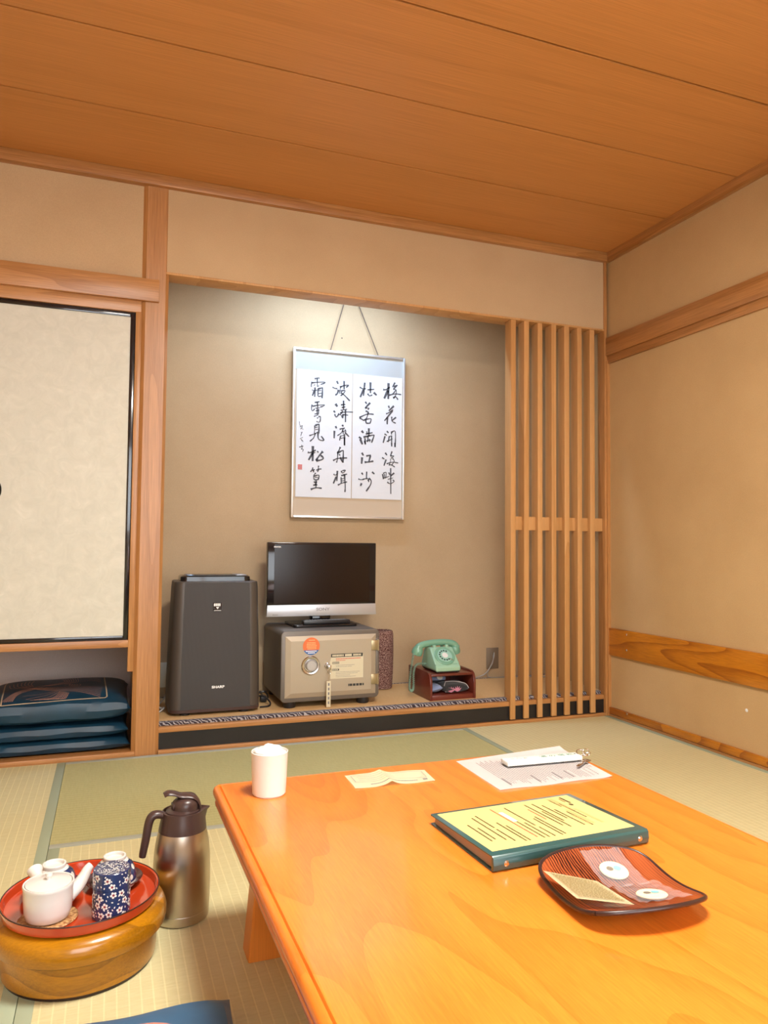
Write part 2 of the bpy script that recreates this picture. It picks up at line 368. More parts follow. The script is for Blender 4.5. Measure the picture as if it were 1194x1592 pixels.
STROKES = """6 -1984,2903 -1822,2961 -1718,2955;6 -2129,2732 -2170,2527 -2154,2456;5 -2128,2674 -1893,2723 -1478,2773 -1418,2735 -1655,2628;5 -1843,2944 -1837,2555 -1816,2499;3 -2038,2538 -1950,2603;3 -1743,2562 -1831,2492;4 -2138,2313 -2064,2276 -1843,2308;6 -1963,2443 -1971,1937;6 -2004,2252 -2104,1985;5 -1799,2384 -1794,1980;7 -1799,2370 -1593,2445 -1548,2405 -1571,1897;3 -1769,2286 -1606,2313;3 -1766,2127 -1604,2169;4 -1779,1967 -1587,2011;5 -1967,1635 -1701,1699;5 -1825,1675 -1801,1374;5 -2112,1509 -2138,1291 -2078,1181 -1962,1304;5 -2081,1425 -1758,1507 -1432,1546 -1520,1467 -1668,1412;3 -1933,1335 -1682,1382;3 -1916,1192 -1695,1237;4 -1830,1343 -1825,997;4 -1756,1319 -1752,1031;3 -1973,1016 -1723,1091;4 -2000,884 -1869,951 -1751,1003;5 -1823,839 -1778,799;6 -1750,887 -1646,894 -1658,634;4 -1864,635 -1746,600 -1658,634;5 -1950,413 -1960,68 -1989,23;7 -1920,415 -1744,484 -1714,429 -1723,-3;3 -1919,301 -1772,339;3 -1917,186 -1770,224;5 -2236,-149 -1973,-47 -1739,82;6 -1915,14 -2000,-250 -2202,-448;6 -1768,23 -1749,-264 -1615,-357 -1437,-346 -1588,-139;2 -2785,559 -2768,403 -2709,336;2 -2622,370 -2649,197 -2561,174;2 -2752,276 -2622,370;2 -2721,164 -2621,284;2 -2690,9 -2660,-61 -2701,-206;2 -2617,27 -2702,-149;2 -2742,-351 -2584,-256;3 -2684,-376 -2566,-483;7 -761,2893 -683,2739;6 -997,2538 -876,2490 -725,2473;9 -649,2421 -752,2179 -842,2143;5 -546,2634 -573,2398 -617,2219;6 -576,2573 -335,2681 -91,2716 -242,2586;7 -353,2928 -347,2475;6 -543,2357 -301,2420 -360,2269 -540,2108;7 -542,2284 -359,2181 -21,1871;9 -821,1650 -713,1512;7 -921,1264 -830,1183;7 -603,1141 -767,941 -859,1094;6 -370,1859 -364,1363;5 -519,1614 -262,1662;5 -471,1472 -260,1531;5 -530,1321 -379,1362 -167,1406;5 -409,1301 -557,1057;5 -559,1174 -226,1256 170,1269;6 -258,1370 -250,699;5 -467,1064 -435,920;5 -377,1128 -404,893;4 -437,1095 -103,1089;7 -805,444 -744,332;7 -862,194 -872,-212;7 -430,542 -368,458;5 -578,299 -277,377;5 -367,342 -485,101 -694,-57;5 -276,289 -214,176;3 -426,192 -274,202;4 -396,252 -364,51;6 -274,144 -43,-76;5 -513,-46 -570,-311;6 -303,54 -281,-556;3 -513,-75 -332,-20;3 -512,-191 -331,-151;7 -2311,-1035 -2165,-1042 -1873,-898;9 -2038,-692 -2041,-1493;8 -2047,-1064 -2261,-1447;4 -2018,-1063 -1901,-1028;5 -1799,-951 -1724,-1019;9 -1489,-949 -1663,-1159 -1866,-1456;8 -1836,-1455 -1601,-1415 -1454,-1307 -1604,-1156;6 -2022,-1835 -2064,-1951 -2150,-2069;5 -2064,-1980 -1918,-1931;5 -1991,-1948 -1974,-2090;5 -1715,-1721 -1742,-1908 -1844,-1970;4 -1742,-1908 -1550,-1886;5 -1712,-1936 -1769,-2053;5 -1857,-2114 -1972,-2261 -1940,-2489;6 -1972,-2290 -1737,-2223 -1678,-2278 -1734,-2481;3 -1912,-2359 -1736,-2338;5 -1925,-2488 -1734,-2466;5 -1967,-2604 -1777,-2582;4 -1822,-2513 -1906,-2773;5 -1994,-2762 -1760,-2739;5 -1821,-2598 -1846,-2885;7 -2123,-2994 -1846,-2899 -1522,-2916;3 -2780,-790 -2548,-720;3 -2651,-669 -2605,-809 -2677,-884;3 -2662,-883 -2546,-905 -2602,-1008;6 -292,-130 -296,-566;7 -521,-666 -594,-844 -682,-1022;6 -653,-905 -678,-1312 -721,-1516;7 -623,-961 -398,-848 -352,-918 -360,-1499;5 -577,-1046 -530,-1131;6 -917,-1410 -649,-1281 -136,-1227;7 -529,-1218 -375,-1471;5 -878,-2130 -788,-2184 -639,-2091;6 -671,-1948 -694,-2498;7 -727,-2268 -887,-2635;5 -460,-1939 -368,-2051 -219,-1899 -400,-1936;5 -457,-2199 -126,-2098;5 -456,-2286 -452,-2604;7 -277,-2105 -224,-2740 -235,-3074;3 -425,-2371 -274,-2337;3 -423,-2487 -273,-2452;6 -631,-2712 -422,-2603 -121,-2519;7 1893,2644 2066,2659 2287,2812;9 2205,3029 2198,2146;10 2178,2623 1960,2157;6 2587,3092 2446,2825;6 2509,2860 2732,2954 2510,2740;5 2479,2708 2639,2691 2449,2435;6 2228,2358 2641,2466 2961,2446;5 2639,2691 2672,2483 2515,2201;7 2483,2228 2642,2301 2771,2145;3 2544,2563 2608,2538;6 2217,1774 2266,1643;7 2535,1783 2236,1491;6 2079,1316 2205,1370 2489,1570;6 2458,1507 1988,923;7 2160,1128 2148,740;6 2413,1175 2431,938 2655,833;6 2668,1163 2431,967;5 2136,367 2231,268;5 1995,194 2138,129;6 2028,78 1921,-300;5 2405,354 2406,190;6 2405,309 2628,353 2629,-484;3 2249,61 2439,132;4 2125,-214 2472,-45;5 2281,93 2220,-238;5 2407,130 2428,-465;6 536,2666 722,2592 892,2606;7 826,2941 757,2211;8 753,2536 572,2123;8 1152,2984 1158,2391;5 986,2555 1374,2617;6 1003,2349 1098,2238 1268,2296;8 1345,2436 1519,2301;6 868,1895 947,1783;7 1148,1857 857,1540;5 857,1540 1089,1557 1013,1462;6 889,1394 1076,1319;6 539,1002 984,1224 1357,1236;6 1045,1317 955,1015 771,856;5 539,987 802,858;6 894,923 928,719;6 894,923 1204,973 1145,718;5 928,719 1145,733;8 670,290 779,179;7 520,-57 675,-150;7 1086,449 1090,21;5 903,128 1306,226;4 963,279 996,104;7 781,-56 1338,95 1370,9 1249,-323;6 875,-109 878,-432;5 1044,19 1031,-306;4 938,-253 1216,-178;4 1123,-124 1155,-299;6 2617,-256 2619,-494;5 2417,-267 2428,-475;9 598,-165 724,-451;7 861,-238 894,-442;6 2052,-837 2148,-965;5 1866,-1113 2008,-1180;6 2103,-1205 1981,-1551;5 2447,-742 2354,-1014;5 2354,-999 2560,-989 2387,-1132;5 2482,-1127 2579,-1271 2422,-1516;5 2137,-1441 2452,-1337 2818,-1364;4 2356,-1163 2357,-1282 2295,-1493;6 2264,-1494 2422,-1487 2613,-1597;6 1907,-2013 1956,-2292;5 1938,-1982 2110,-1916 2082,-2243;4 2016,-2009 2003,-2216;3 1956,-2248 2301,-2115;5 2376,-1667 2399,-3089;5 2268,-1909 2332,-2055;6 2585,-1925 2364,-2113;3 2208,-2297 2524,-2195;5 2178,-2446 2368,-2528 2589,-2386 2493,-2315;7 698,-907 792,-1049;8 716,-1155 689,-1508;6 947,-1071 1225,-1012;7 1194,-1043 1105,-1371;8 858,-1412 1105,-1386 1368,-1329;6 695,-1991 773,-2090;5 514,-2334 653,-2373 806,-2352;7 701,-2561 641,-2709;5 987,-1920 976,-2345;5 776,-2353 1053,-2284 1117,-2486;6 1297,-1921 1438,-2033;7 1114,-2281 1240,-2394 1211,-2629 967,-2990;4 1053,-2342 1116,-2457"""
EMBROIDERY = """188,-75 76,-40 -33,-18 -96,-23;187,-96 77,-54 -29,-28 -94,-25;186,-115 77,-68 -26,-39 -93,-26;185,-135 78,-83 -22,-49 -92,-28;184,-154 78,-97 -19,-59 -91,-30;183,-174 79,-110 -16,-70 -90,-32;181,-193 80,-124 -12,-80 -88,-34;180,-211 80,-138 -9,-90 -87,-36;179,-230 81,-152 -6,-100 -86,-38;-96,-23 -152,-77 -187,-224;-93,-26 -149,-85 -180,-232;-90,-29 -146,-93 -173,-241;-87,-33 -142,-101 -165,-250;-84,-36 -139,-109 -158,-258;-82,-39 -136,-117 -151,-267;3,-103 -44,-147 -119,-169;12,-114 -31,-176 -102,-218;21,-125 -19,-205 -85,-267;21,-125 1,-212 -69,-277;27,-132 9,-215 -52,-278;33,-139 17,-219 -35,-279;39,-146 24,-222 -18,-280;45,-153 32,-226 -1,-281;50,-160 40,-230 17,-283;56,-167 47,-233 34,-284;-195,85 -178,4 -119,-3;-180,95 -166,14 -115,0;-165,106 -155,25 -111,3;-149,116 -143,36 -107,6;-134,127 -132,48 -103,9;-118,137 -120,59 -99,12;-102,148 -108,70 -95,15;13,167 25,108 -16,54 -65,18;23,171 35,105 -5,55 -60,18;34,175 44,102 6,56 -55,19;44,179 54,99 17,57 -50,20;55,182 63,96 28,58 -45,20;65,186 73,93 39,59 -40,21;76,190 82,90 50,60 -35,21;83,188 137,185 177,158;85,154 137,161 178,129;87,121 138,137 179,101;89,88 138,114 180,73;30,13 50,46 49,-18;45,18 62,33 56,-22;60,23 73,19 63,-27;76,28 84,6 69,-31;91,33 95,-7 76,-35;-65,18 -97,-10 -139,-9;-51,4 -84,-17 -128,-15;-37,-10 -70,-25 -117,-22;-24,-24 -57,-32 -106,-29;-10,-37 -44,-39 -95,-35"""

# ------------------------------------------------------------------ the room
RX, LX, RY, CZ = .012, -3.49, -4.40, 2.443
struct('floor', box(LX - .1, RX + .1, RY - .1, .05, -.12, -.05), 'cedar_x', sm=False)
g = bmesh.new()
yy = -.002; edges = [-.02, -.463, -.891, -1.32, -1.75, -2.18, -2.61, -3.04, -3.47, -3.90, -4.40]
for a, b_ in zip(edges, edges[1:]): add_box(g, LX, RX, b_ + .0045, a - .0045, CZ, CZ + .012)
ceil = struct('ceiling', g, 'ceiling_board_wood', sm=False)
struct('ceiling_backing', box(LX - .1, RX + .1, RY - .1, .1, CZ + .035, CZ + .06), 'aged_black_board', sm=False).name = 'ceiling_upper'
# wall at the right
struct('wall_right', box(RX, RX + .1, RY, .7, -.05, 2.5), 'wall_plaster', sm=False)
struct('wall_left', box(LX - .1, LX, RY, .9, -.05, 2.5), 'wall_plaster', sm=False)
# rear wall with window opening
g = bmesh.new()
wx0, wx1, wz0, wz1 = -3.05, -.45, .38, 2.15
add_box(g, LX, wx0, RY - .1, RY, -.05, 2.5); add_box(g, wx1, RX, RY - .1, RY, -.05, 2.5)
add_box(g, wx0, wx1, RY - .1, RY, -.05, wz0); add_box(g, wx0, wx1, RY - .1, RY, wz1, 2.5)
struct('wall_rear', g, 'wall_plaster', sm=False)
g = bmesh.new()
for x in (wx0, wx0 + (wx1 - wx0) / 2 - .02, wx1 - .04): add_box(g, x, x + .04, RY - .06, RY - .01, wz0, wz1)
for z in (wz0, wz1 - .04): add_box(g, wx0, wx1, RY - .06, RY - .01, z, z + .04)
win = struct('window_1', g, 'cedar_x', sm=False)
g = box(wx0, wx1, RY - .045, RY - .040, wz0, wz1)
paper, nt, b = newmat('window_paper'); setb(b, col=(.85, .88, .9), rough=.9, emit=(.8, .9, 1), emits=1.2); MATS['window_paper'] = paper
obj('pane', g, 'window_paper', win, sm=False)

# upper plaster of the front wall
struct('wall_front', add_box(box(-2.30, -.005, .004, .1, 2.03, 2.5), LX, -2.30, .014, .1, 1.97, 2.5), 'upper_plaster', sm=False)
# alcove shell
g = bmesh.new()
add_box(g, -2.30, .1, .57, .65, -.05, 2.5)
struct('wall_alcove_back', g, 'alcove_plaster', sm=False)
struct('wall_alcove_left', box(-2.33, -2.272, .085, .85, -.05, 2.5), 'alcove_plaster', sm=False)
struct('wall_alcove_top', box(-2.272, RX, .1, .57, 2.40, 2.5), 'alcove_plaster', sm=False)
struct('wall_closet_back', box(LX, -2.33, .78, .86, -.05, 2.5), 'closet_plaster', sm=False)
struct('trim_1', box(-2.345, -2.33, .085, .80, -.02, .46), 'closet_plaster', sm=False)
# cornice
struct('trim_2', box(LX, RX, -.022, .02, 2.396, CZ + .004, bev=.002), 'cedar_x')
struct('trim_3', box(-.012, RX + .01, RY, -.022, 2.396, CZ + .004, bev=.002), 'cedar_y')
struct('trim_4', box(LX, LX + .024, RY, -.022, 2.396, CZ + .004, bev=.002), 'cedar_y')
# main alcove post, chamfered
ch = .013
struct('trim_5', prism([(-2.357, .1), (-2.357, ch), (-2.357 + ch + .003, 0), (-2.248 - ch, 0), (-2.248, ch), (-2.248, .1)], 'z', -.01, 2.42), 'cedar_z', ang=.3)
# corner post
struct('trim_6', add_box(box(-.018, .0, -.004, .055, 0, 2.42, bev=.001), -.006, .0125, -.010, .02, 0, 1.865), 'cedar_z')
# picture rail across the closet (ends on the post) and the closet head
struct('trim_7', box(LX, -2.287, -.017, .03, 1.895, 1.990, bev=.002), 'cedar_x')
struct('trim_8', box(LX, -2.357, .0, .05, 1.846, 1.897, bev=.0015), 'cedar_x')
struct('trim_9', box(-2.3785, -2.356, -.002, .05, .346, 1.848, bev=.001), 'cedar_z')
# alcove lintel
struct('trim_10', box(-2.26, -.018, -.002, .10, 2.024, 2.034, bev=.001), 'slat_wood')
# rails on the right wall
struct('trim_11', box(-.012, RX + .02, RY, -.006, 1.890, 1.986, bev=.002), 'cedar_y')
struct('trim_12', box(-.001, RX + .02, RY, -.006, 1.850, 1.892, bev=.001), 'cedar_y')
rb = struct('trim_13', box(-.001, RX + .01, RY, -.008, .315, .455, bev=.0012), 'rail_wood')
for z in (.434, .356):
    s = obj('screw', lathe([(0, .003), (.003, .0025), (.0055, 0)], seg=12), 'steel', rb); s.rotation_euler = (0, -PI / 2, 0); s.location = (-.001, -.149, z)
bb = struct('baseboard_right', box(-.001, RX + .01, RY, -.008, .012, .046, bev=.0015), 'rail_wood')
s = obj('screw', lathe([(0, .003), (.003, .0025), (.0055, 0)], seg=12), 'steel', bb); s.rotation_euler = (0, -PI / 2, 0); s.location = (-.001, -.15, .039)
struct('baseboard_right_lower', box(-.003, RX + .01, RY, -.008, -.01, .010, bev=.001), 'cedar_y').name = 'trim_14'
chip = obj('plaster_chip', lathe([(0, .0008), (.006, .0006), (.0075, 0)], seg=9), 'paper_white', bpy.data.objects['wall_right'])
chip.rotation_euler = (0, -PI / 2, 0); chip.location = (RX - .0002, -.885, .211)

# alcove floor: sill strip, black board, edge rail, rush mat with brocade edge
struct('trim_15', box(-2.25, -.018, -.002, .02, -.01, .014, bev=.001), 'cedar_x')
struct('trim_16', box(-2.25, -.018, .014, .04, .012, .084), 'aged_black_board', sm=False)
struct('trim_17', box(-2.25, -.018, .010, .038, .083, .105, bev=.001), 'cedar_x')
struct('floor_alcove', box(-2.272, RX, .036, .572, .04, .100), 'cedar_x', sm=False)
t = thing('alcove_mat', 'woven rush mat covering the raised alcove floor, with patterned dark edging', 'mat', (-1.13, .30, .100))
obj('rush_surface', box(-1.139, 1.135, -.232, .268, 0, .018), 'alcove_rush', t, sm=False)
obj('edging', box(-1.1405, 1.125, -.262, -.231, .001, .0188, bev=.003), 'brocade_edging', t)
obj('edging', box(-1.1405, 1.125, .256, .2695, .001, .0195, bev=.002), 'brocade_edging', t)

# closet base, shelf
struct('trim_18', box(LX, -2.343, -.004, .06, -.01, .018, bev=.001), 'cedar_x')
struct('floor_closet', box(LX, -2.343, .05, .80, -.04, .010), 'cedar_x', sm=False)
t = thing('closet_shelf', 'cedar shelf board under the cream sliding door panels', 'shelf', (-2.935, .2, .445))
obj('board', box(-.555, .557, -.202, .57, 0, .030, bev=.001), 'cedar_x', t)

# sliding doors
def sliding(name, lab, x0, x1, y, pull):
    t = thing(name, lab, 'sliding door', ((x0 + x1) / 2, y, .4755), 0, 'sliding closet doors'); w = (x1 - x0) / 2; h = 1.3695
    obj('panel', box(-w + .010, w - .010, .005, .016, .012, h - .012), 'fusuma_paper', t, sm=False)
    g = bmesh.new()
    add_box(g, -w, -w + .019, 0, .02, 0, h, bev=.002); add_box(g, w - .019, w, 0, .02, 0, h, bev=.002)
    add_box(g, -w + .019, w - .019, 0, .02, 0, .017, bev=.002); add_box(g, -w + .019, w - .019, 0, .02, h - .019, h, bev=.002)
    obj('frame', g, 'black_lacquer', t)
    g = lathe([(0, .001), (.013, .001), (.0155, .004), (.018, .003), (.0185, 0)], seg=28, sy=2.0)
    g.transform(Matrix.Rotation(PI / 2, 4, 'X')); g.transform(Matrix.Translation((pull, .005, .604)))
    obj('finger_pull', g, 'black_lacquer', t)
sliding('sliding_door', 'cream paper sliding door panel framed in black lacquer, next to the wooden post', -2.911, -2.3795, .008, -.2375)
sliding('sliding_door', 'cream paper sliding door panel mostly outside the left edge of the photo', -3.42, -2.890, .030, .20)

# tatami mats
def mat_(x0, x1, y0, y1, axis, lab, rot=None):
    cx, cy = (x0 + x1) / 2, (y0 + y1) / 2
    t = thing('tatami_mat', lab, 'tatami mat', (cx, cy, -.05), 0, 'tatami mats on the floor'); a = (x1 - x0) / 2 - .0007; b = (y1 - y0) / 2 - .0007; w = .030
    if axis == 'y':
        obj('rush_surface', box(-a + w, a - w, -b, b, 0, .0492), 'tatami_rush_y', t, sm=False)
        for s in (-1, 1): obj('cloth_border', box(min(s * a, s * (a - w)), max(s * a, s * (a - w)), -b, b, 0, .050, bev=.0008), 'tatami_border_cloth', t)
    else:
        obj('rush_surface', box(-a, a, -b + w, b - w, 0, .0492), 'tatami_rush_x', t, sm=False)
        for s in (-1, 1): obj('cloth_border', box(-a, a, min(s * b, s * (b - w)), max(s * b, s * (b - w)), 0, .050, bev=.0008), 'tatami_border_grey', t)
mat_(-2.602, -.854, -.894, -.005, 'x', 'tatami mat lying crosswise along the foot of the alcove')
mat_(-.854, -.001, -1.77, -.005, 'y', 'tatami mat in the far right corner beside the baseboard')
mat_(-3.49, -2.602, -1.77, -.006, 'y', 'tatami mat in front of the cushion cubbyhole at the left')
mat_(-2.602, -1.728, -2.66, -.894, 'y', 'tatami mat under the thermos and the left half of the table')
mat_(-1.728, -.854, -2.66, -.894, 'y', 'tatami mat hidden mostly beneath the right half of the table')
mat_(-.854, -.001, -3.53, -1.77, 'y', 'tatami mat along the right wall, nearer the viewer')
mat_(-3.49, -2.602, -3.53, -1.77, 'y', 'tatami mat at the lower left corner beside the round wooden box')
struct('floor_rear', box(LX, RX, RY, -3.53, -.05, -.001), 'tatami_rush_x', sm=False)

# ------------------------------------------------------------------ lattice screen
t = thing('lattice_screen', 'screen of seven upright wooden slats in front of the alcove beside the corner', 'lattice screen', (-.57, 0, .02))
xs = [(-.583, -.555), (-.5065, -.478), (-.427, -.399), (-.345, -.317), (-.2675, -.2375), (-.188, -.160), (-.110, -.081)]
for a, b_ in xs:
    g = prism([(-.004, .0), (.0095, .0), (.0095, .0865), (.036, .0865), (.036, .0995), (.056, .0995), (.056, 2.003), (-.004, 2.003)], 'x', a + .57, b_ + .57, bev=.0012)
    obj('slat', g, 'slat_wood', t)
g = bmesh.new()
for (a, b_), (c, d) in zip(xs, xs[1:] + [(-.0185, 0)]): add_box(g, b_ + .57, c + .57, .018, .034, .938, 1.006, bev=.001)
obj('crossbar', g, 'slat_wood', t)

# ceiling lamp (above the frame) and alcove tube
t = thing('ceiling_lamp', 'round white ceiling lamp over the middle of the room', 'ceiling lamp', (-1.75, -2.32, 2.33))
obj('base', lathe([(0, .113), (.10, .113), (.10, .08), (.27, .08), (.27, .065), (0, .065)]), 'white_paint', t)
m, nt, b = newmat('lamp_diffuser'); setb(b, col=(.9, .88, .84), rough=.5, emit=(1, .93, .82), emits=5.0); MATS['lamp_diffuser'] = m
obj('diffuser', lathe([(.265, .066), (.262, .03), (.25, .006), (.24, 0), (0, 0)]), 'lamp_diffuser', t)
t = thing('alcove_lamp', 'fluorescent tube fitting fixed up behind the alcove lintel', 'lamp', (-1.38, .17, 2.25))
obj('housing', box(-.34, .34, -.03, .03, .02, .15, bev=.003), 'white_paint', t)
m, nt, b = newmat('tube_glow'); setb(b, col=(.9, .9, .9), emit=(.86, .93, 1), emits=6.0); MATS['tube_glow'] = m
obj('tube', tube([(-.31, 0, .006), (.31, 0, .006)], .0125, seg=16), 'tube_glow', t)

# ------------------------------------------------------------------ framed calligraphy
t = thing('calligraphy_frame', 'framed calligraphy in four columns of brush characters hung in the alcove', 'framed calligraphy', (-1.26, .545, 1.465))
hw, hh = .317, .449
obj('backing', box(-hw + .004, hw - .004, -.004, .006, -hh + .004, hh - .004), 'mat_tan', t, sm=False)
g = bmesh.new(); fw = .011
for a in ((-hw, -hw + fw, -hh, hh), (hw - fw, hw, -hh, hh), (-hw + fw, hw - fw, -hh, -hh + fw), (-hw + fw, hw - fw, hh - fw, hh)):
    add_box(g, a[0], a[1], -.018, .010, a[2], a[3], bev=.002)
plain('silver_frame', (.70, .70, .69), .3, metal=.7); obj('frame', g, 'silver_frame', t)
obj('silk_mount', box(-hw + fw, hw - fw, -.0065, -.004, .336, hh - fw), 'mat_silk', t, sm=False)
for a, b_, n in ((-.2945, .0105, 'writing_sheet'), (.0155, .3015, 'writing_sheet')):
    obj(n, box(a, b_, -.008, -.005, -.340, .3365), 'paper_sheet', t, sm=False)
PZ = lambda u, v: (u, -.0092, v); GS = {}
for s in STROKES.split(';'):
    q = s.split(); w = int(q[0]) * .0016; pts = [tuple(int(c) * 1e-4 for c in p.split(',')) for p in q[1:]]
    mx = sum(p[0] for p in pts) / len(pts); key = sum(mx > e for e in (-.245, -.125, .013, .165))
    if key not in GS: GS[key] = bmesh.new()
    ribbon(GS[key], pts, w, PZ)
for g in GS.values(): obj('brush_writing', g, 'ink', t, sm=False)
plain('seal_red', (.55, .13, .12), .7)
g = bmesh.new()
for a in range(3):
    quad(g, PZ, -.2835 + a * .008, -.2775 + a * .008, -.196, -.170)
for a in range(3): quad(g, lambda u, v: (u, -.0094, v), -.2835, -.2600, -.196 + a * .0105, -.192 + a * .0105)
obj('red_seal', g, 'seal_red', t, sm=False)
plain('cord_brown', (.10, .065, .05), .8)
k = obj('hanging_cord', add_tube(tube([(-.112, .002, .448), (.0, .018, .845)], .0022, seg=6), [(.165, .002, .448), (.0, .018, .845)], .0022, seg=6), 'cord_brown', t)
obj('hook', lathe([(0, .012), (.006, .012), (.006, 0), (0, 0)], seg=10, c=(0, .018, .845)), 'steel', t)
g = lathe([(0, .0009), (.003, .0008), (.0042, 0)], seg=8); g.transform(Matrix.Translation((-1.30, .5698, 2.0)) @ Matrix.Rotation(PI / 2, 4, 'X')); obj('nail_hole', g, 'cord_brown', bpy.data.objects['wall_alcove_back'])

# ------------------------------------------------------------------ air purifier
def loft(sections):
    bm = bmesh.new(); R = []
    for pts, z in sections: R.append([bm.verts.new((x, y, z)) for x, y in pts])
    for a, b_ in zip(R, R[1:]):
        n = len(a)
        for i in range(n): bm.faces.new((a[i], a[(i + 1) % n], b_[(i + 1) % n], b_[i]))
    bm.faces.new(R[0][::-1]); bm.faces.new(R[-1]); bmesh.ops.recalc_face_normals(bm, faces=bm.faces[:]); return bm
t = thing('air_purifier', 'tall dark brown-grey air purifier standing at the left end of the alcove', 'air purifier', (-2.0, .13, .1185))
def sec(hw_, y0, y1, r): return rounded(-hw_, hw_, y0, y1, r, 8)
obj('base', loft([(sec(.190, .008, .258, .035), .008), (sec(.200, -.004, .268, .045), .013), (sec(.2, -.004, .268, .045), .026)]), 'brown_plastic', t)
for x in (-.13, .13):
    for y in (.03, .22): obj('foot', lathe([(0, 0), (.022, 0), (.022, .012), (0, .012)], seg=20, c=(x, y, 0)), 'black_plastic', t)
obj('body', loft([(sec(.200, 0, .265, .045), .022), (sec(.201, 0, .265, .045), .06), (sec(.1955, .001, .25, .045), .30), (sec(.1865, .002, .235, .04), .560), (sec(.184, .003, .232, .04), .584), (sec(.180, .007, .228, .036), .587)]), 'purifier_side', t)
# front panel follows the body's taper
g = bmesh.new(); R = []
for z, w, y in ((.026, .152, -.0022), (.30, .149, -.0012), (.583, .143, .0006)):
    R.append([g.verts.new((x, y, z)) for x in (-w, -w * .5, 0, w * .5, w)])
for a, b_ in zip(R, R[1:]):
    for i in range(4): g.faces.new((a[i], a[i + 1], b_[i + 1], b_[i]))
g2 = g.copy(); bmesh.ops.solidify(g, geom=g.faces[:], thickness=-.0035); g2.free()
obj('front_panel', g, 'ribbed_grey_plastic', t)
tp = obj('top_panel', loft([(sec(.158, .05, .222, .03), .580), (sec(.156, .052, .22, .03), .606), (sec(.148, .06, .212, .026), .612)]), 'gloss_black', t)
obj('vent', box(-.095, .09, .075, .19, .611, .6135), 'black_plastic', tp, sm=False)
plain('panel_blue', (.18, .28, .42), .25, metal=.3); plain('panel_grey', (.34, .38, .45), .3, metal=.3)
obj('control_pad', box(-.128, -.098, .07, .20, .611, .6145, bev=.001), 'panel_blue', tp)
obj('control_pad', box(.093, .140, .07, .20, .611, .6145, bev=.001), 'panel_grey', tp)
T0 = lambda x, y, z: Matrix.Translation((x, y, z)) @ FRONT
text('lettering', 'SHARP', .0150, T0(.009, -.0028, .119), 'white_paint', t, squash=1.25, bold=.0006)
g = box(-.019, .0195, -.0045, -.0015, .455, .493)
bd = obj('badge', g, 'gloss_black', t, sm=False)
g = bmesh.new(); PB = lambda u, v: (u, -.0049, v)
for u in (-.016, -.0085, -.001, .0065):
    quad(g, PB, u, u + .0058, .478, .490)
g.faces.new([g.verts.new(PB(u, v)) for u, v in ((-.007, .474), (.007, .474), (0, .464))]); quad(g, PB, -.016, .016, .4575, .4595)
obj('badge_print', g, 'white_paint', bd, sm=False)

# ------------------------------------------------------------------ safe
t = thing('safe', 'grey steel safe with champagne door, round dial and stickers, in the alcove', 'safe', (-1.468, .13, .1185))
g = prism([(x, z) for x, z in rounded(-.240, .240, .028, .354, .022)], 'y', 0, .40, bev=.003)
plain('safe_grey', (.155, .135, .115), .45, metal=.35); plain('safe_champagne', (.42, .355, .265), .42, metal=.3)
obj('body', g, 'safe_grey', t)
for x in (-.19, .17):
    for y in (.035, .36): obj('foot', lathe([(0, 0), (.027, 0), (.03, .006), (.028, .03), (0, .03)], seg=24, c=(x, y, 0)), 'black_plastic', t)
g = bmesh.new(); dx0, dx1, dz0, dz1 = -.221, .2215, .048, .331
o = [(dx0, dz0), (dx1, dz0), (dx1, dz1), (dx0, dz1)]; i_ = [(dx0 + .025, dz0 + .022), (dx1 - .025, dz0 + .022), (dx1 - .025, dz1 - .022), (dx0 + .025, dz1 - .022)]
A = [g.verts.new((x, .002, z)) for x, z in o]; B = [g.verts.new((x, -.003, z)) for x, z in o]; Cc = [g.verts.new((x, -.011, z)) for x, z in i_]
for k in range(4):
    j = (k + 1) % 4; g.faces.new((A[k], A[j], B[j], B[k])); g.faces.new((B[k], B[j], Cc[j], Cc[k]))
g.faces.new(Cc); g.faces.new(A[::-1]); bmesh.ops.recalc_face_normals(g, faces=g.faces[:])
door = obj('door', g, 'safe_champagne', t, sm=False)
def facing(bm, x, y, z): bm.transform(Matrix.Translation((x, y, z)) @ Matrix.Rotation(PI / 2, 4, 'X')); return bm
ds = .1965
dial = obj('dial', facing(lathe([(.044, 0), (.044, .006), (.040, .010), (.033, .009), (.030, .004), (0, .004)], seg=40), -.103, -.011, ds), 'steel', door)
plain('dial_grey', (.42, .40, .38), .5, metal=.4)
g = bmesh.new(); n = 48
add_lathe(g, [(.0275, 0), (.026, .018), (.024, .020)], seg=n); add_lathe(g, [(.024, .020), (.0225, .0175), (0, .0175)], seg=n)
obj('dial_knob', facing(g, -.101, -.014, ds), 'dial_grey', door)
g = bmesh.new()
for r_, k in ((.005, 6), (.011, 12), (.017, 18)):
    for q in range(k): add_lathe(g, [(.0018, 0), (.0013, .0016), (0, .002)], seg=8, c=(r_ * math.cos(2 * PI * q / k), r_ * math.sin(2 * PI * q / k), .0175))
obj('dial_studs', facing(g, -.101, -.014, ds), 'white_ceramic', door)
plain('sticker_orange', (.72, .16, .045), .5); plain('sticker_blue', (.03, .12, .36), .5)
g = bmesh.new(); cz = .284; r_ = .0405
P_ = lambda u, v: (u - .100, -.0116, v + cz)
cut = -.018; a0 = math.asin(cut / r_)
arc = [(r_ * math.cos(a), r_ * math.sin(a)) for a in [a0 + (PI - 2 * a0) * k / 30 for k in range(31)]]
g.faces.new([g.verts.new(P_(*p)) for p in arc]); st = obj('round_sticker', g, 'sticker_orange', door, sm=False)
g = bmesh.new(); arc = [(r_ * math.cos(a), r_ * math.sin(a)) for a in [PI - a0 + (PI + 2 * a0) * k / 20 for k in range(21)]]
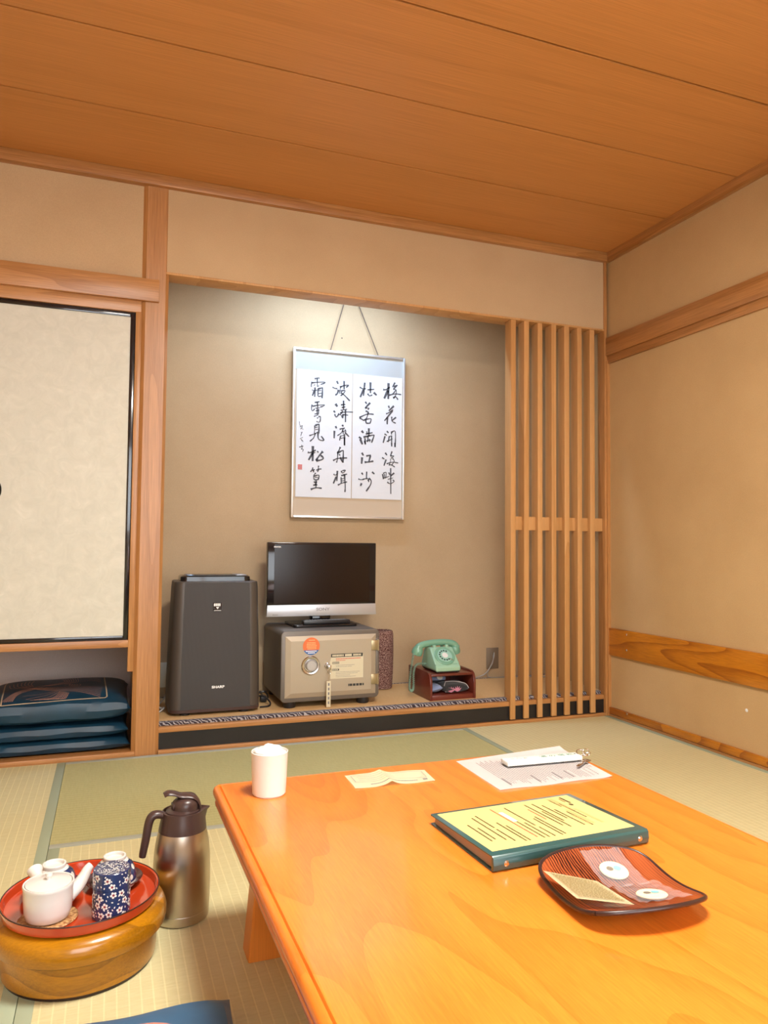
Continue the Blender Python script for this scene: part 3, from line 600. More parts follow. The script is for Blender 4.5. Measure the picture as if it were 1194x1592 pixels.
g.faces.new([g.verts.new(P_(*p)) for p in arc]); obj('round_sticker', g, 'sticker_blue', door, sm=False)
g = bmesh.new(); random.seed(3)
P2 = lambda u, v: (u - .100, -.0120, v + cz)
for z, w in ((.028, .012), (.016, .02), (.009, .022), (.002, .022), (-.005, .022), (-.012, .018)):
    u = -w
    while u < w: k = random.uniform(.003, .006); quad(g, P2, u, u + k, z - .0016, z + .0016); u += k + .0016
plain('sticker_pale', (.80, .50, .22), .6); obj('sticker_print', g, 'sticker_pale', door, sm=False)
g = bmesh.new()
for z, w in ((-.023, .026), (-.031, .016)):
    u = -w
    while u < w: k = random.uniform(.003, .005); quad(g, P2, u, u + k, z - .0022, z + .0022); u += k + .0012
obj('sticker_print', g, 'white_paint', door, sm=False)
obj('keyhole', facing(lathe([(.0135, 0), (.0135, .006), (.011, .009), (.004, .009), (.003, .004), (0, .004)], seg=24), -.022, -.011, .191), 'steel', door)
# instruction label
plain('label_cream', (.62, .56, .40), .6); plain('label_black', (.03, .03, .028), .5)
P3 = lambda u, v: (u, -.0118, v)
g = bmesh.new(); g.faces.new([g.verts.new(P3(*p)) for p in ((-.006, .128), (.156, .128), (.156, .238), (.000, .238), (-.010, .205))]); lab = obj('instruction_label', g, 'label_cream', door, sm=False)
P4 = lambda u, v: (u, -.0122, v)
g = bmesh.new(); quad(g, P4, -.004, .153, .228, .244); quad(g, P4, .003, .036, .197, .206); quad(g, P4, .003, .036, .165, .174)
x = .082
for w in (.007, .016, .016, .016, .016, .008): quad(g, P4, x, x + w * .8, .090, .101); x += w
obj('label_print', g, 'label_black', door, sm=False)
g = bmesh.new(); P5 = lambda u, v: (u, -.0126, v); random.seed(5)
def dashes(g, P, u0, u1, v, h, lo=.003, hi=.007, gap=.0015):
    u = u0
    while u < u1 - lo:
        k = min(random.uniform(lo, hi), u1 - u); quad(g, P, u, u + k, v - h / 2, v + h / 2); u += k + gap
dashes(g, P5, .002, .060, .236, .009); dashes(g, P5, .105, .148, .236, .009); quad(g, P5, .064, .098, .231, .241)
dashes(g, P5, .005, .034, .2015, .005, .003, .005); dashes(g, P5, .005, .034, .1695, .005, .003, .005)
obj('label_print', g, 'label_cream', door, sm=False)
g = bmesh.new()
for v, u1 in ((.190, .115), (.183, .10), (.158, .14), (.151, .13), (.143, .09), (.136, .12)): dashes(g, P4, .02, u1, v, .0018)
obj('label_print', g, 'print_grey', door, sm=False)
plain('print_red', (.6, .10, .06), .6)
g = bmesh.new(); dashes(g, P4, .02, .145, .220, .004); dashes(g, P4, .02, .07, .212, .003)
obj('label_print', g, 'print_red', door, sm=False)
for z in (.277, .116):
    h = obj('hinge', box(.196, .229, -.0125, -.001, z - .023, z + .024, bev=.0015), 'gold_brass', t)
    obj('hinge_pin', lathe([(0, -.026), (.0055, -.026), (.0055, .026), (0, .026)], seg=14, c=(.2325, -.006, z)), 'gold_brass', h)
obj('hinge_bar', box(.222, .237, -.006, .002, .085, .31, bev=.002), 'safe_grey', t)
# keys hanging in the lock are their own thing
t = thing('safe_keys', 'small key with a long pale key tag hanging from the safe lock', 'keys', (-1.490, .112, .305))
g = tube([(.004, .004, .0), (.004, -.010, .0)], .0035, seg=8); add_box(g, -.003, .011, -.026, -.010, -.010, .010, bev=.001)
obj('key', g, 'steel', t)
g = bmesh.new(); P = [(.004 + .010 * math.cos(a), -.018, -.017 + .012 * math.sin(a)) for a in [2 * PI * k / 20 for k in range(21)]]
add_tube(g, P, .0011, seg=6); add_tube(g, [(.004, -.018, -.029), (.002, -.018, -.064)], .0012, seg=6); obj('key_ring', g, 'steel', t)
tg = obj('key_tag', box(-.010, .011, -.021, -.015, -.183, -.063, bev=.002), 'label_cream', t)
g = bmesh.new()
for k in range(5): add_box(g, -.003, .004, -.0217, -.0208, -.168 + k * .021, -.156 + k * .021)
obj('tag_print', g, 'print_grey', tg, sm=False)

# ------------------------------------------------------------------ television and remote on the safe
t = thing('television', 'small flat television with silver lower bezel standing on the safe', 'television', (-1.456, .36, .4725))
plain('tv_silver', (.52, .53, .56), .32, metal=.5)
obj('stand_base', prism(rounded(-.162, .162, -.10, .12, .02), 'z', 0, .014, bev=.003), 'gloss_black', t)
obj('stand_neck', add_box(box(-.052, .052, .012, .04, .01, .12, bev=.004), -.045, .045, .0, .014, .012, .05, bev=.002), 'gloss_black', t)
bd = obj('housing', add_box(box(-.280, .280, -.028, .012, .050, .413, bev=.004), -.22, .22, .01, .055, .09, .36, bev=.02), 'gloss_black', t)
obj('lower_bezel', prism([(-.282, .0495), (.282, .0495), (.279, .105), (-.279, .105)], 'y', -.0315, -.020, bev=.0012), 'tv_silver', t)
plain('tv_screen', (.012, .006, .004), .16, spec=.28)
obj('screen', box(-.247, .245, -.0290, -.026, .112, .402), 'tv_screen', t, sm=False)
text('lettering', 'SONY', .020, T0(.0, -.0323, .081), 'print_grey', t, squash=1.3, bold=.0004)
text('lettering', 'BRAVIA', .0095, T0(-.2325, -.0295, .3895), 'white_paint', t, squash=1.1, bold=.0003)
text('lettering', 'BRAVIA', .008, T0(-.24, -.0323, .058), 'print_grey', t, squash=1.0)
t = thing('remote_control', 'long slim dark remote control lying on the television stand base', 'remote control', (-1.450, .290, .487), .03)
obj('body', box(-.119, .119, -.022, .022, 0, .018, bev=.004), 'black_plastic', t)
plain('button_grey', (.26, .28, .30), .5)
g = bmesh.new()
for a in range(14):
    for b_ in (-.012, -.002, .008): add_box(g, -.100 + a * .0145, -.092 + a * .0145, b_, b_ + .006, .0178, .0195)
obj('buttons', g, 'button_grey', t, sm=False)

# ------------------------------------------------------------------ woven basket
t = thing('woven_basket', 'reddish brown woven cylinder standing behind the right side of the safe', 'basket', (-1.092, .478, .1185))
obj('body', lathe([(0, .004), (.055, 0), (.062, .004), (.0665, .10), (.0675, .20), (.066, .285), (.061, .302), (.054, .304), (.054, .28), (.052, .02), (0, .012)], seg=56), 'twine_weave', t)

# ------------------------------------------------------------------ phone stand and telephone
t = thing('phone_stand', 'small dark red wooden box stand with open front holding up the green telephone', 'phone stand', (-.855, .08, .1185))
side = [(0, 0), (0, .080), (.004, .104), (.016, .123), (.034, .132), (.06, .1345), (.28, .1345), (.28, 0)]
obj('side_panel', prism(side, 'x', -.124, -.112, bev=.0015), 'phone_stand_wood', t)
obj('side_panel', prism(side, 'x', .112, .124, bev=.0015), 'phone_stand_wood', t)
obj('bottom_board', box(-.112, .112, .006, .28, .0, .024, bev=.001), 'phone_stand_wood', t)
obj('top_board', box(-.112, .112, .014, .28, .114, .126, bev=.003), 'phone_stand_wood', t)
obj('back_board', box(-.112, .112, .268, .279, .02, .118), 'phone_stand_wood', t, sm=False)

t = thing('telephone', 'mint green rotary dial telephone on the dark red wooden stand', 'telephone', (-.870, .105, .2455))
prof = [(0, .008), (0, .028), (.012, .040), (.085, .112), (.100, .116), (.150, .110), (.165, .095), (.185, .03), (.185, .008)]
bm = bmesh.new(); R = []
for s in (-1, -.93, .93, 1):
    ring = []
    for i, (y, z) in enumerate(prof):
        w = .0675 - .05 * max(0, z - .02)
        k = abs(s) if abs(s) < 1 else 1
        if abs(s) < 1: yy_, zz_ = y, z
        else: yy_, zz_ = .0925 + (y - .0925) * .965, .06 + (z - .06) * .93
        ring.append(bm.verts.new((s * w if abs(s) == 1 else s * w, yy_, zz_)))
    R.append(ring)
for a, b_ in zip(R, R[1:]):
    for i in range(len(a)): bm.faces.new((a[i], a[(i + 1) % len(a)], b_[(i + 1) % len(a)], b_[i]))
bm.faces.new(R[0]); bm.faces.new(R[-1][::-1]); bmesh.ops.recalc_face_normals(bm, faces=bm.faces[:])
bmesh.ops.bevel(bm, geom=[e for e in bm.edges if e.calc_face_angle(0) > .35], offset=.004, segments=3, profile=.5, affect='EDGES')
body = obj('body', bm, 'mint_plastic', t, ang=.9)
obj('base_plate', box(-.062, .062, .006, .178, .003, .010), 'black_plastic', t)
for x in (-.05, .05):
    for y in (.02, .165): obj('foot', lathe([(0, 0), (.009, 0), (.009, .006), (0, .006)], seg=12, c=(x, y, 0)), 'black_plastic', t)
g = bmesh.new()
for x in (-.034, .034):
    add_box(g, x - .007, x + .007, .092, .108, .108, .126, bev=.002); add_box(g, x - .007, x + .007, .150, .160, .104, .126, bev=.002)
obj('cradle', g, 'mint_plastic', t)
# dial on the sloping face
n_ = Vector((0, -.072, .073)).normalized(); sl = Matrix.Translation((0, .0475, .0765)) @ Matrix.Rotation(math.radians(45.5), 4, 'X')
def onface(bm): bm.transform(sl @ Matrix.Diagonal((1.14, 1.14, 1, 1))); return bm
dl = obj('dial', onface(lathe([(.047, 0), (.047, .003), (.044, .005), (.035, .004), (0, .004)], seg=40)), 'mint_handset', t)
plain('dial_clear', (.30, .52, .42), .15, coat=.6)
obj('finger_wheel', onface(lathe([(.0335, .004), (.0335, .0065), (.032, .0072), (0, .0072)], seg=40)), 'dial_clear', dl)
obj('number_card', onface(lathe([(.0135, .0070), (.0135, .0085), (0, .0088)], seg=24)), 'white_ceramic', dl)
plain('print_dark_green', (.02, .05, .04), .5)
g = bmesh.new()
for k in range(10):
    a = math.radians(60 + 27 * k); add_lathe(g, [(0, .0078), (.0042, .0078), (.0046, .0072)], seg=12, c=(.0245 * math.cos(a), .0245 * math.sin(a), 0))
obj('finger_holes', onface(g), 'print_dark_green', dl)
g = bmesh.new(); add_tube(g, [(.018, -.018, .008), (.030, -.030, .009)], .0015, seg=6); obj('finger_stop', onface(g), 'steel', dl)
g = bmesh.new()
u = -.04
while u < .04:
    k = random.uniform(.003, .006); b2 = box(u, u + k, -.0018, .0018, 0, .0006); merge(g, b2); u += k + .003
g.transform(Matrix.Translation((.012, .0125, .0415)) @ Matrix.Rotation(math.radians(45.5), 4, 'X')); obj('lettering', g, 'mint_handset', t, sm=False)
# handset
hs = smooth([(-.112, .128, .100), (-.102, .128, .118), (-.065, .128, .130), (0, .128, .135), (.055, .128, .132), (.088, .128, .122), (.100, .128, .104)], 6)
rr = []
for i in range(len(hs)):
    s = i / (len(hs) - 1); rr.append(.0165 + .008 * (abs(s - .5) * 2) ** 3)
hset = obj('handset', tube(hs, rr, seg=16), 'mint_handset', t)
for x, rt, pn in ((-.112, .28, 'mouthpiece'), (.094, -.28, 'earpiece')):
    g = bmesh.new()
    b2 = lathe([(0, .024), (.018, .020), (.026, .008), (.0285, -.008), (.027, -.020), (.018, -.024), (0, -.024)], seg=28)
    b2.transform(Matrix.Translation((x, .128, .098)) @ Matrix.Rotation(rt, 4, 'Y') @ Matrix.Rotation(.25, 4, 'X')); merge(g, b2)
    obj(pn, g, 'mint_handset', hset)
def coil(path, r, turns, wr):
    q = smooth(path, 10); L = len(q); P = []
    n = turns * 8
    for i in range(n + 1):
        s = i / n * (L - 1); k = min(int(s), L - 2); f = s - k; p = q[k].lerp(q[k + 1], f); a = 2 * PI * i / 8
        tn = (q[k + 1] - q[k]).normalized(); u = tn.cross(Vector((0, 1, 0))).normalized(); v = tn.cross(u)
        P.append(p + (u * math.cos(a) + v * math.sin(a)) * r)
    return tube(P, wr, seg=5)
plain('cord_mint', (.20, .33, .24), .5)
obj('coiled_cord', coil([(-.137, .12, .088), (-.150, .11, .04), (-.165, .10, -.03), (-.170, .09, -.085), (-.158, .088, -.094), (-.150, .09, -.075), (-.146, .10, -.01), (-.125, .11, .03), (-.070, .12, .030)], .0052, 62, .0016), 'cord_mint', t)

t = thing('cloth_pouch', 'black cloth pouch printed with pink lotus flowers inside the phone stand', 'pouch', (-.824, .158, .1425))
def pillow(hx, hy, h, n=20, p=2.6, q=.5, edge=.08):
    bm = bmesh.new(); V = {}
    for s in (1, -1):
        for i in range(n + 1):
            for j in range(n + 1):
                u = -1 + 2 * i / n; v = -1 + 2 * j / n
                if s == -1 and (i in (0, n) or j in (0, n)): V[(s, i, j)] = V[(1, i, j)]; continue
                k = ((1 - abs(u) ** p) * (1 - abs(v) ** p)) ** q
                V[(s, i, j)] = bm.verts.new((u * hx, v * hy, h * s * k))
    for s in (1, -1):
        for i in range(n):
            for j in range(n):
                f = (V[(s, i, j)], V[(s, i + 1, j)], V[(s, i + 1, j + 1)], V[(s, i, j + 1)])
                bm.faces.new(f if s == 1 else f[::-1])
    return bm
g = pillow(.069, .05, .0215, p=3.4, q=.42); g.transform(Matrix.Translation((0, 0, .026)) @ Matrix.Rotation(.12, 4, 'X') @ Matrix.Rotation(.1, 4, 'Z')); obj('body', g, 'black_cloth', t)
plain('flower_pink', (.62, .24, .34), .8); plain('flower_violet', (.45, .22, .50), .8); plain('piping_white', (.62, .55, .55), .8)
g = bmesh.new()
for cx, cz_, s in ((-.030, .006, 1.5), (.004, .008, 1.5)):
    for a in (-50, -25, 0, 25, 50):
        t_ = math.radians(a); d = Vector((math.sin(t_), 0, math.cos(t_))); nn = Vector((d.z, 0, -d.x)); p0 = Vector((cx, -.0515, cz_))
        g.faces.new([g.verts.new(p0 + q) for q in (Vector(), d * .010 * s + nn * .004, d * .020 * s, d * .010 * s - nn * .004)])
obj('flower_print', g, 'flower_pink', t, sm=False)
obj('piping', add_tube(tube(smooth([(-.058, -.048, .008), (-.058, -.03, .035), (-.040, -.005, .052)], 6), .0016, seg=6), smooth([(.072, -.04, .022), (.055, -.03, .044), (.0, -.012, .053), (-.040, -.005, .052)], 6), .0016, seg=6), 'piping_white', t)
t = thing('folded_cloth', 'pale blue patterned folded cloth left of the black pouch in the phone stand', 'cloth', (-.925, .16, .1425))
g = pillow(.028, .05, .018, n=12); g.transform(Matrix.Translation((0, 0, .0255)) @ Matrix.Rotation(-.22, 4, 'Y')); obj('body', g, 'blue_cloth', t)
t = thing('tissue_packet', 'flat blue and white packet with a round cream badge, above the pouch', 'packet', (-.885, .280, .142))
g = prism([(-.07, .05), (.05, .05), (.05, .066), (-.07, .066)], 'y', -.07, .025, bev=.002); obj('body', g, 'blue_cloth', t)
g = lathe([(0, .006), (.012, .005), (.017, 0), (0, -.002)], seg=20, sy=.8); g.transform(Matrix.Translation((.012, -.078, .066)) @ Matrix.Rotation(1.0, 4, 'X')); obj('badge', g, 'white_ceramic', t)
obj('lower_box', box(-.068, .048, -.06, .025, .0, .051, bev=.002), 'black_cloth', t)

# ------------------------------------------------------------------ sockets and cables
def socket(name, lab, x, col, z0=.168, z1=.289):
    t = thing(name, lab, 'wall socket', (x, .57, z0)); h = z1 - z0
    obj('cover_plate', box(-.0395, .0395, -.006, -.0002, 0, h, bev=.002), col, t)
    obj('socket_insert', box(-.013, .013, -.008, -.005, h * .18, h * .82, bev=.001), col, t); return t
plain('ivory_plate', (.66, .62, .50), .5); plain('socket_brown', (.23, .175, .12), .45, metal=.3)
socket('wall_socket', 'brown metal wall socket plate with a grey cord, left of the slatted screen', -.372, 'socket_brown')
socket('wall_socket', 'ivory wall socket plate partly hidden behind the left side of the air purifier', -2.172, 'ivory_plate')
plain('cable_grey', (.30, .28, .25), .6)
g = tube(smooth([(-.372, .556, .250), (-.376, .54, .262), (-.384, .53, .235), (-.40, .54, .185), (-.44, .548, .140), (-.53, .545, .123), (-.66, .53, .1225), (-.80, .54, .123)], 8), .0035)
add_tube(g, smooth([(-.372, .556, .250), (-.39, .53, .21), (-.415, .545, .15), (-.39, .55, .1225), (-.25, .54, .1225), (-.12, .50, .123), (-.04, .44, .1225)], 8), .003)
tag(obj('power_cable', g, 'cable_grey', ), 'grey cable running from the brown socket along the foot of the alcove wall', 'cable')
plain('cable_white', (.45, .43, .41), .5)
t = thing('plugged_cable', 'white plug and looped pale cable beside the left edge of the air purifier', 'cable', (-2.182, .56, .22))
obj('plug', box(-.004, .018, -.03, 0, -.012, .012, bev=.004), 'white_plastic', t)
obj('cord', tube(smooth([(.006, -.03, 0), (.004, -.07, -.02), (-.015, -.14, -.07), (-.05, -.20, -.095), (-.065, -.24, -.098), (-.04, -.28, -.09), (-.03, -.31, -.085), (-.055, -.33, -.097), (-.06, -.30, -.08), (-.035, -.28, -.097), (-.05, -.24, -.098)], 8), .0035), 'cable_white', t)
g = tube(smooth([(-1.79, .30, .15), (-1.76, .27, .155), (-1.735, .24, .135), (-1.745, .20, .124), (-1.79, .19, .1225)], 8), .004)
add_tube(g, smooth([(-1.79, .31, .16), (-1.75, .30, .17), (-1.73, .32, .15), (-1.722, .36, .125), (-1.725, .50, .1225), (-1.72, .555, .1225)], 8), .004)
add_box(g, -1.765, -1.735, .30, .34, .120, .148, bev=.005)
tag(obj('power_cable', g, 'black_plastic'), 'black power cord and plug in the gap between air purifier and safe', 'cable')

# ------------------------------------------------------------------ cushions in the closet
def cushion(hx, hy, h, seed, n=40):
    random.seed(seed); bm = pillow(hx, hy, h, n, 5.0, .42)
    ph = [random.uniform(0, 6.28) for _ in range(6)]
    for v in bm.verts:
        u, w = v.co.x / hx, v.co.y / hy; e = max(abs(u), abs(w))
        pinch = 1 + .018 * (abs(u * w) ** 4) - .02 * (1 - min(abs(u), abs(w)) ** 2) * (e > .97)
        v.co.z += h * (.07 * math.sin(3 * u + ph[0]) * math.cos(4 * w + ph[1]) + .02 * math.sin(9 * u + ph[2])) * (.7 if v.co.z > 0 else .3) * min(1, (1 - e) * 3)
        v.co.x *= pinch; v.co.y *= pinch
        if e > .95: v.co.z += .0025 * math.sin(8 * (u + w) + ph[3])
    return bm
def embroider(parent, body, lines, border, P, wl=.0020, wb=.0045, lift=.0015, ml='embroidery_salmon', mb='embroidery_border'):
    from mathutils.bvhtree import BVHTree
    bt = BVHTree.FromObject(body, bpy.context.evaluated_depsgraph_get())
    def H(u, v):
        h = bt.ray_cast(Vector((u, v, 1)), Vector((0, 0, -1)))[0]
        return (u, v, (h.z if h else 0) + lift)
    g = bmesh.new()
    for l in lines: ribbon(g, l, wl, H, taper=False)
    obj('embroidery', g, ml, parent, sm=False)
    g = bmesh.new(); B_ = []
    for a, b_ in zip(border, border[1:] + border[:1]):
        n = 14; B_ += [(a[0] + (b_[0] - a[0]) * k / n, a[1] + (b_[1] - a[1]) * k / n) for k in range(n)]
    B_.append(B_[0]); L = []
    for p, q in zip(B_, B_[1:]):
        d = Vector((q[0] - p[0], q[1] - p[1])).normalized() * 1.0; nn = Vector((-d.y, d.x)) * wb * .5
        vs = [H(p[0] + nn.x, p[1] + nn.y), H(p[0] - nn.x, p[1] - nn.y), H(q[0] - nn.x, q[1] - nn.y), H(q[0] + nn.x, q[1] + nn.y)]
        g.faces.new([g.verts.new(x) for x in vs])
    obj('embroidered_border', g, mb, parent, sm=False)
cx = -2.652
for k, (z, h, nm, lab) in enumerate(((.042, .032, 'floor_cushion', 'plain blue satin cushion at the bottom of the stack in the closet cubbyhole'), (.099, .036, 'floor_cushion', 'plain blue satin cushion in the middle of the stack of three in the closet cubbyhole'))):
    t = thing(nm, lab, 'cushion', (cx + (.004, -.006)[k], .325 + .008 * k, z), 0, 'floor cushions')
    obj('cover', cushion(.285, .285, h, 11 + k), 'navy_satin', t)
t = thing('floor_cushion', 'blue satin cushion with embroidered bursting lines, topmost of the closet stack', 'cushion', (cx, .318, .187), 0, 'floor cushions')
cv = obj('cover', cushion(.288, .287, .058, 17), 'navy_satin', t)
lines = [[((int(p.split(',')[0]) - 8) * .001, max(-.236, (int(p.split(',')[1]) - 8) * .001)) for p in l.split()] for l in EMBROIDERY.split(';')]
embroider(t, cv, lines, [(.183, .235), (.198, -.235), (.19, -.246), (-.196, -.292 + .03), (-.225, .12), (-.22, .235)], None)

t = thing('floor_cushion', 'blue satin cushion with salmon embroidered outline on the tatami, lower left', 'cushion', (-2.511, -2.105, .0335), 0, 'floor cushions')
cv = obj('cover', cushion(.277, .277, .032, 23), 'navy_satin_lit', t)
random.seed(9)
lines = []
for k in range(9):
    a = math.radians(60 + 8 * k); lines.append([(.03 + .05 * math.cos(a), .05 + .04 * math.sin(a)), (.06 + .10 * math.cos(a), .10 + .085 * math.sin(a))])
arcp = [(.235 * math.cos(a) * .88 - .012, .225 * math.sin(a) * .92) for a in [2 * PI * k / 28 for k in range(28)]]
arcp = []
for px_, py_ in rounded(-.205, .20, -.21, .212, .08, 6): arcp.append((px_, py_))
embroider(t, cv, lines, arcp, None, wl=.005, wb=.005, ml='embroidery_coral', mb='embroidery_coral')

# ------------------------------------------------------------------ low table
TZ = .340
t = thing('low_table', 'low honey-orange lacquered wooden table on flared legs', 'table', (-1.7640, -2.2800, 0), math.radians(.55))
TW, TL = .4595, .751
def ringloft(secs, cap=True):
    bm = bmesh.new(); R = []
    for pts, z in secs: R.append([bm.verts.new((x, y, z)) for x, y in pts])
    for a, b_ in zip(R, R[1:]):
        n = len(a)
        for i in range(n): bm.faces.new((a[i], a[(i + 1) % n], b_[(i + 1) % n], b_[i]))
    if cap: bm.faces.new(R[0][::-1]); bm.faces.new(R[-1])
    bmesh.ops.recalc_face_normals(bm, faces=bm.faces[:]); return bm
def rr_(d, r=.02): return rounded(-TW + d, TW - d, -TL + d, TL - d, max(.004, r - d), 6)
z = TZ
secs = [(rr_(.030), z - .046), (rr_(.010), z - .046), (rr_(.006), z - .043), (rr_(.005), z - .036), (rr_(.007), z - .031), (rr_(.012), z - .029), (rr_(.013), z - .026), (rr_(.004), z - .024), (rr_(.0005), z - .019), (rr_(0), z - .012), (rr_(.003), z - .005), (rr_(.009), z - .0012), (rr_(.0125), z - .0010), (rr_(.0148), z - .0042), (rr_(.0165), z - .0003), (rr_(.019), z)]
obj('tabletop', ringloft(secs), 'table_wood', t, ang=.9)
g = bmesh.new()
for s in (-1, 1):
    add_box(g, s * .40 - .012, s * .40 + .012, -.66, .66, z - .10, z - .046, bev=.002)
    add_box(g, -.40, .40, s * .66 - .012, s * .66 + .012, z - .10, z - .046, bev=.002)
obj('apron', g, 'table_leg_wood', t)
for sx in (-1, 1):
    for sy in (-1, 1):
        lx, ly = sx * .343, sy * .658
        bt = rounded(lx - .052, lx + .052, ly - .034, ly + .034, .004, 2); tp_ = rounded(lx - .028, lx + .028, ly - .028, ly + .028, .004, 2)
        md = rounded(lx - .050, lx + .050, ly - .034, ly + .034, .004, 2)
        obj('leg', ringloft([(bt, .0), (md, .02), (tp_, z - .046)]), 'table_leg_wood', t, ang=.3)

# ------------------------------------------------------------------ white bin with tissue
t = thing('tabletop_bin', 'small white round bin standing at the far left corner of the table', 'tabletop bin', (-2.1235, -1.6425, TZ))
obj('cup', lathe([(0, 0), (.033, 0), (.0355, .003), (.0365, .02), (.0392, .088), (.0398, .0905), (.0385, .0915), (.0372, .089), (.035, .01), (0, .008)], seg=64), 'white_plastic', t)
bm = bmesh.new(); bmesh.ops.create_icosphere(bm, subdivisions=4, radius=1)
for v in bm.verts:
    p = v.co.copy(); k = 1 + .16 * math.sin(5 * p.x + 3 * p.y) + .10 * abs(math.sin(7 * p.y - 4 * p.z + 2)) + .08 * math.sin(11 * p.x * p.y + 9 * p.z)
    r_ = min(1.0, math.hypot(p.x, p.y) * k) / max(1e-6, math.hypot(p.x, p.y)); v.co = Vector((p.x * r_ * .0355, p.y * r_ * .0355, .082 + p.z * k * .0165))
o = obj('crumpled_tissue', bm, 'paper_white', None, ang=1.5); o.location = (-2.1235, -1.6425, TZ); tag(o, 'crumpled white tissue filling the top of the small white bin', 'tissue')

# ------------------------------------------------------------------ papers, key, binder
def bil(c, H=None, z0=0.):
    """corners (far-left, far-right, near-right, near-left) -> P(u, v) in world metres; v from far to near"""
    c = [Vector((*p, 0)) for p in c]
    def P(u, v):
        a = c[0].lerp(c[1], u); b_ = c[3].lerp(c[2], u); p = a.lerp(b_, v)
        return Vector((p.x, p.y, z0 + (H(u, v) if H else 0)))
    return P
def sheet(P, off, n=24, m_=18, th=.0004):
    bm = bmesh.new(); V = [[bm.verts.new(P(i / n, j / m_) - off) for j in range(m_ + 1)] for i in range(n + 1)]
    for i in range(n):
        for j in range(m_): bm.faces.new((V[i][j], V[i][j + 1], V[i + 1][j + 1], V[i + 1][j]))
    bmesh.ops.solidify(bm, geom=bm.faces[:], thickness=th); bmesh.ops.recalc_face_normals(bm, faces=bm.faces[:]); return bm
def marks(g, P, off, u0, u1, v, h, alongv=False, lo=.008, hi=.02, gap=.006, lift=.0005):
    u = u0
    while u < u1 - lo * .5:
        k = min(random.uniform(lo, hi), u1 - u)
        q = [(u, v - h / 2), (u + k, v - h / 2), (u + k, v + h / 2), (u, v + h / 2)]
        if alongv: q = [(b_, a) for a, b_ in q]
        g.faces.new([g.verts.new(P(a, b_) - off + Vector((0, 0, lift))) for a, b_ in q]); u += k + gap
def line(g, P, off, a, b_, w, lift=.0006, n=12):
    for k in range(n):
        p0 = Vector(a).lerp(Vector(b_), k / n); p1 = Vector(a).lerp(Vector(b_), (k + 1) / n)
        A0, A1 = P(*p0) - off, P(*p1) - off; d = (A1 - A0).normalized(); nn = Vector((-d.y, d.x, 0)) * w / 2; L = Vector((0, 0, lift))
        g.faces.new([g.verts.new(q + L) for q in (A0 + nn, A0 - nn, A1 - nn, A1 + nn)])
# cream slip
def Hs(u, v): r_ = abs(u - .43 - .02 * v); return .0008 + .0085 * math.exp(-(r_ / .07) ** 1.3) + .0015 * math.sin(6 * u + 2 * v) ** 2
P = bil([(-1.934, -1.579), (-1.740, -1.598), (-1.750, -1.683), (-1.939, -1.676)], Hs, TZ)
off = Vector((-1.84, -1.63, TZ)); t = thing('paper_slip', 'small cream printed paper slip with a raised fold, beside the white bin', 'paper slip', off)
plain('slip_cream', (.88, .84, .60), .85)
obj('paper', sheet(P, off, n=60), 'slip_cream', t)
random.seed(4); g = bmesh.new()
for a, b_ in (((.06, .12), (.94, .12)), ((.06, .12), (.06, .62)), ((.06, .62), (.94, .62)), ((.94, .12), (.94, .62))): line(g, P, off, a, b_, .0009, n=30)
for v in (.24, .38, .50): marks(g, P, off, .12, .55, v, .012, lo=.01, hi=.02)
marks(g, P, off, .22, .80, .80, .05, lo=.008, hi=.012, gap=.004)
for k in range(5): marks(g, P, off, .875, .93, .72 + .03 * k, .022, lo=.01, hi=.02, gap=.003)
obj('print', g, 'print_grey', t, sm=False)
# white info sheet
def Hs2(u, v): return .0006 + .006 * max(0, u - .90) * v * 5 + .0022 * math.sin(5.5 * u + 1) ** 2 * (v ** 2) + .004 * max(0, .12 - v) * u * 8
P = bil([(-1.637, -1.558), (-1.318, -1.531), (-1.345, -1.789), (-1.642, -1.789)], Hs2, TZ)
off = Vector((-1.49, -1.66, TZ)); t = thing('information_sheet', 'white printed information sheet lying at the far side of the table', 'paper sheet', off)
plain('info_white', (.84, .81, .80), .85)
obj('paper', sheet(P, off), 'info_white', t)
random.seed(8); g = bmesh.new(); u = .13; k = 0
while u < .97:
    v0 = .12 if u < .55 else .42
    if u < .55: marks(g, P, off, v0 + random.uniform(0, .08), random.choice((.88, .93, .80)), u, .0055, alongv=True, lo=.010, hi=.03, gap=.006)
    else:
        marks(g, P, off, .44, random.choice((.70, .9, .93)), u, .0055, alongv=True, lo=.010, hi=.03, gap=.006)
    if k in (0, 12, 21, 26): marks(g, P, off, .70, .90, u + .006, .014, alongv=True, lo=.01, hi=.015, gap=.003)
    u += .0215; k += 1
obj('print', g, 'print_grey', t, sm=False)
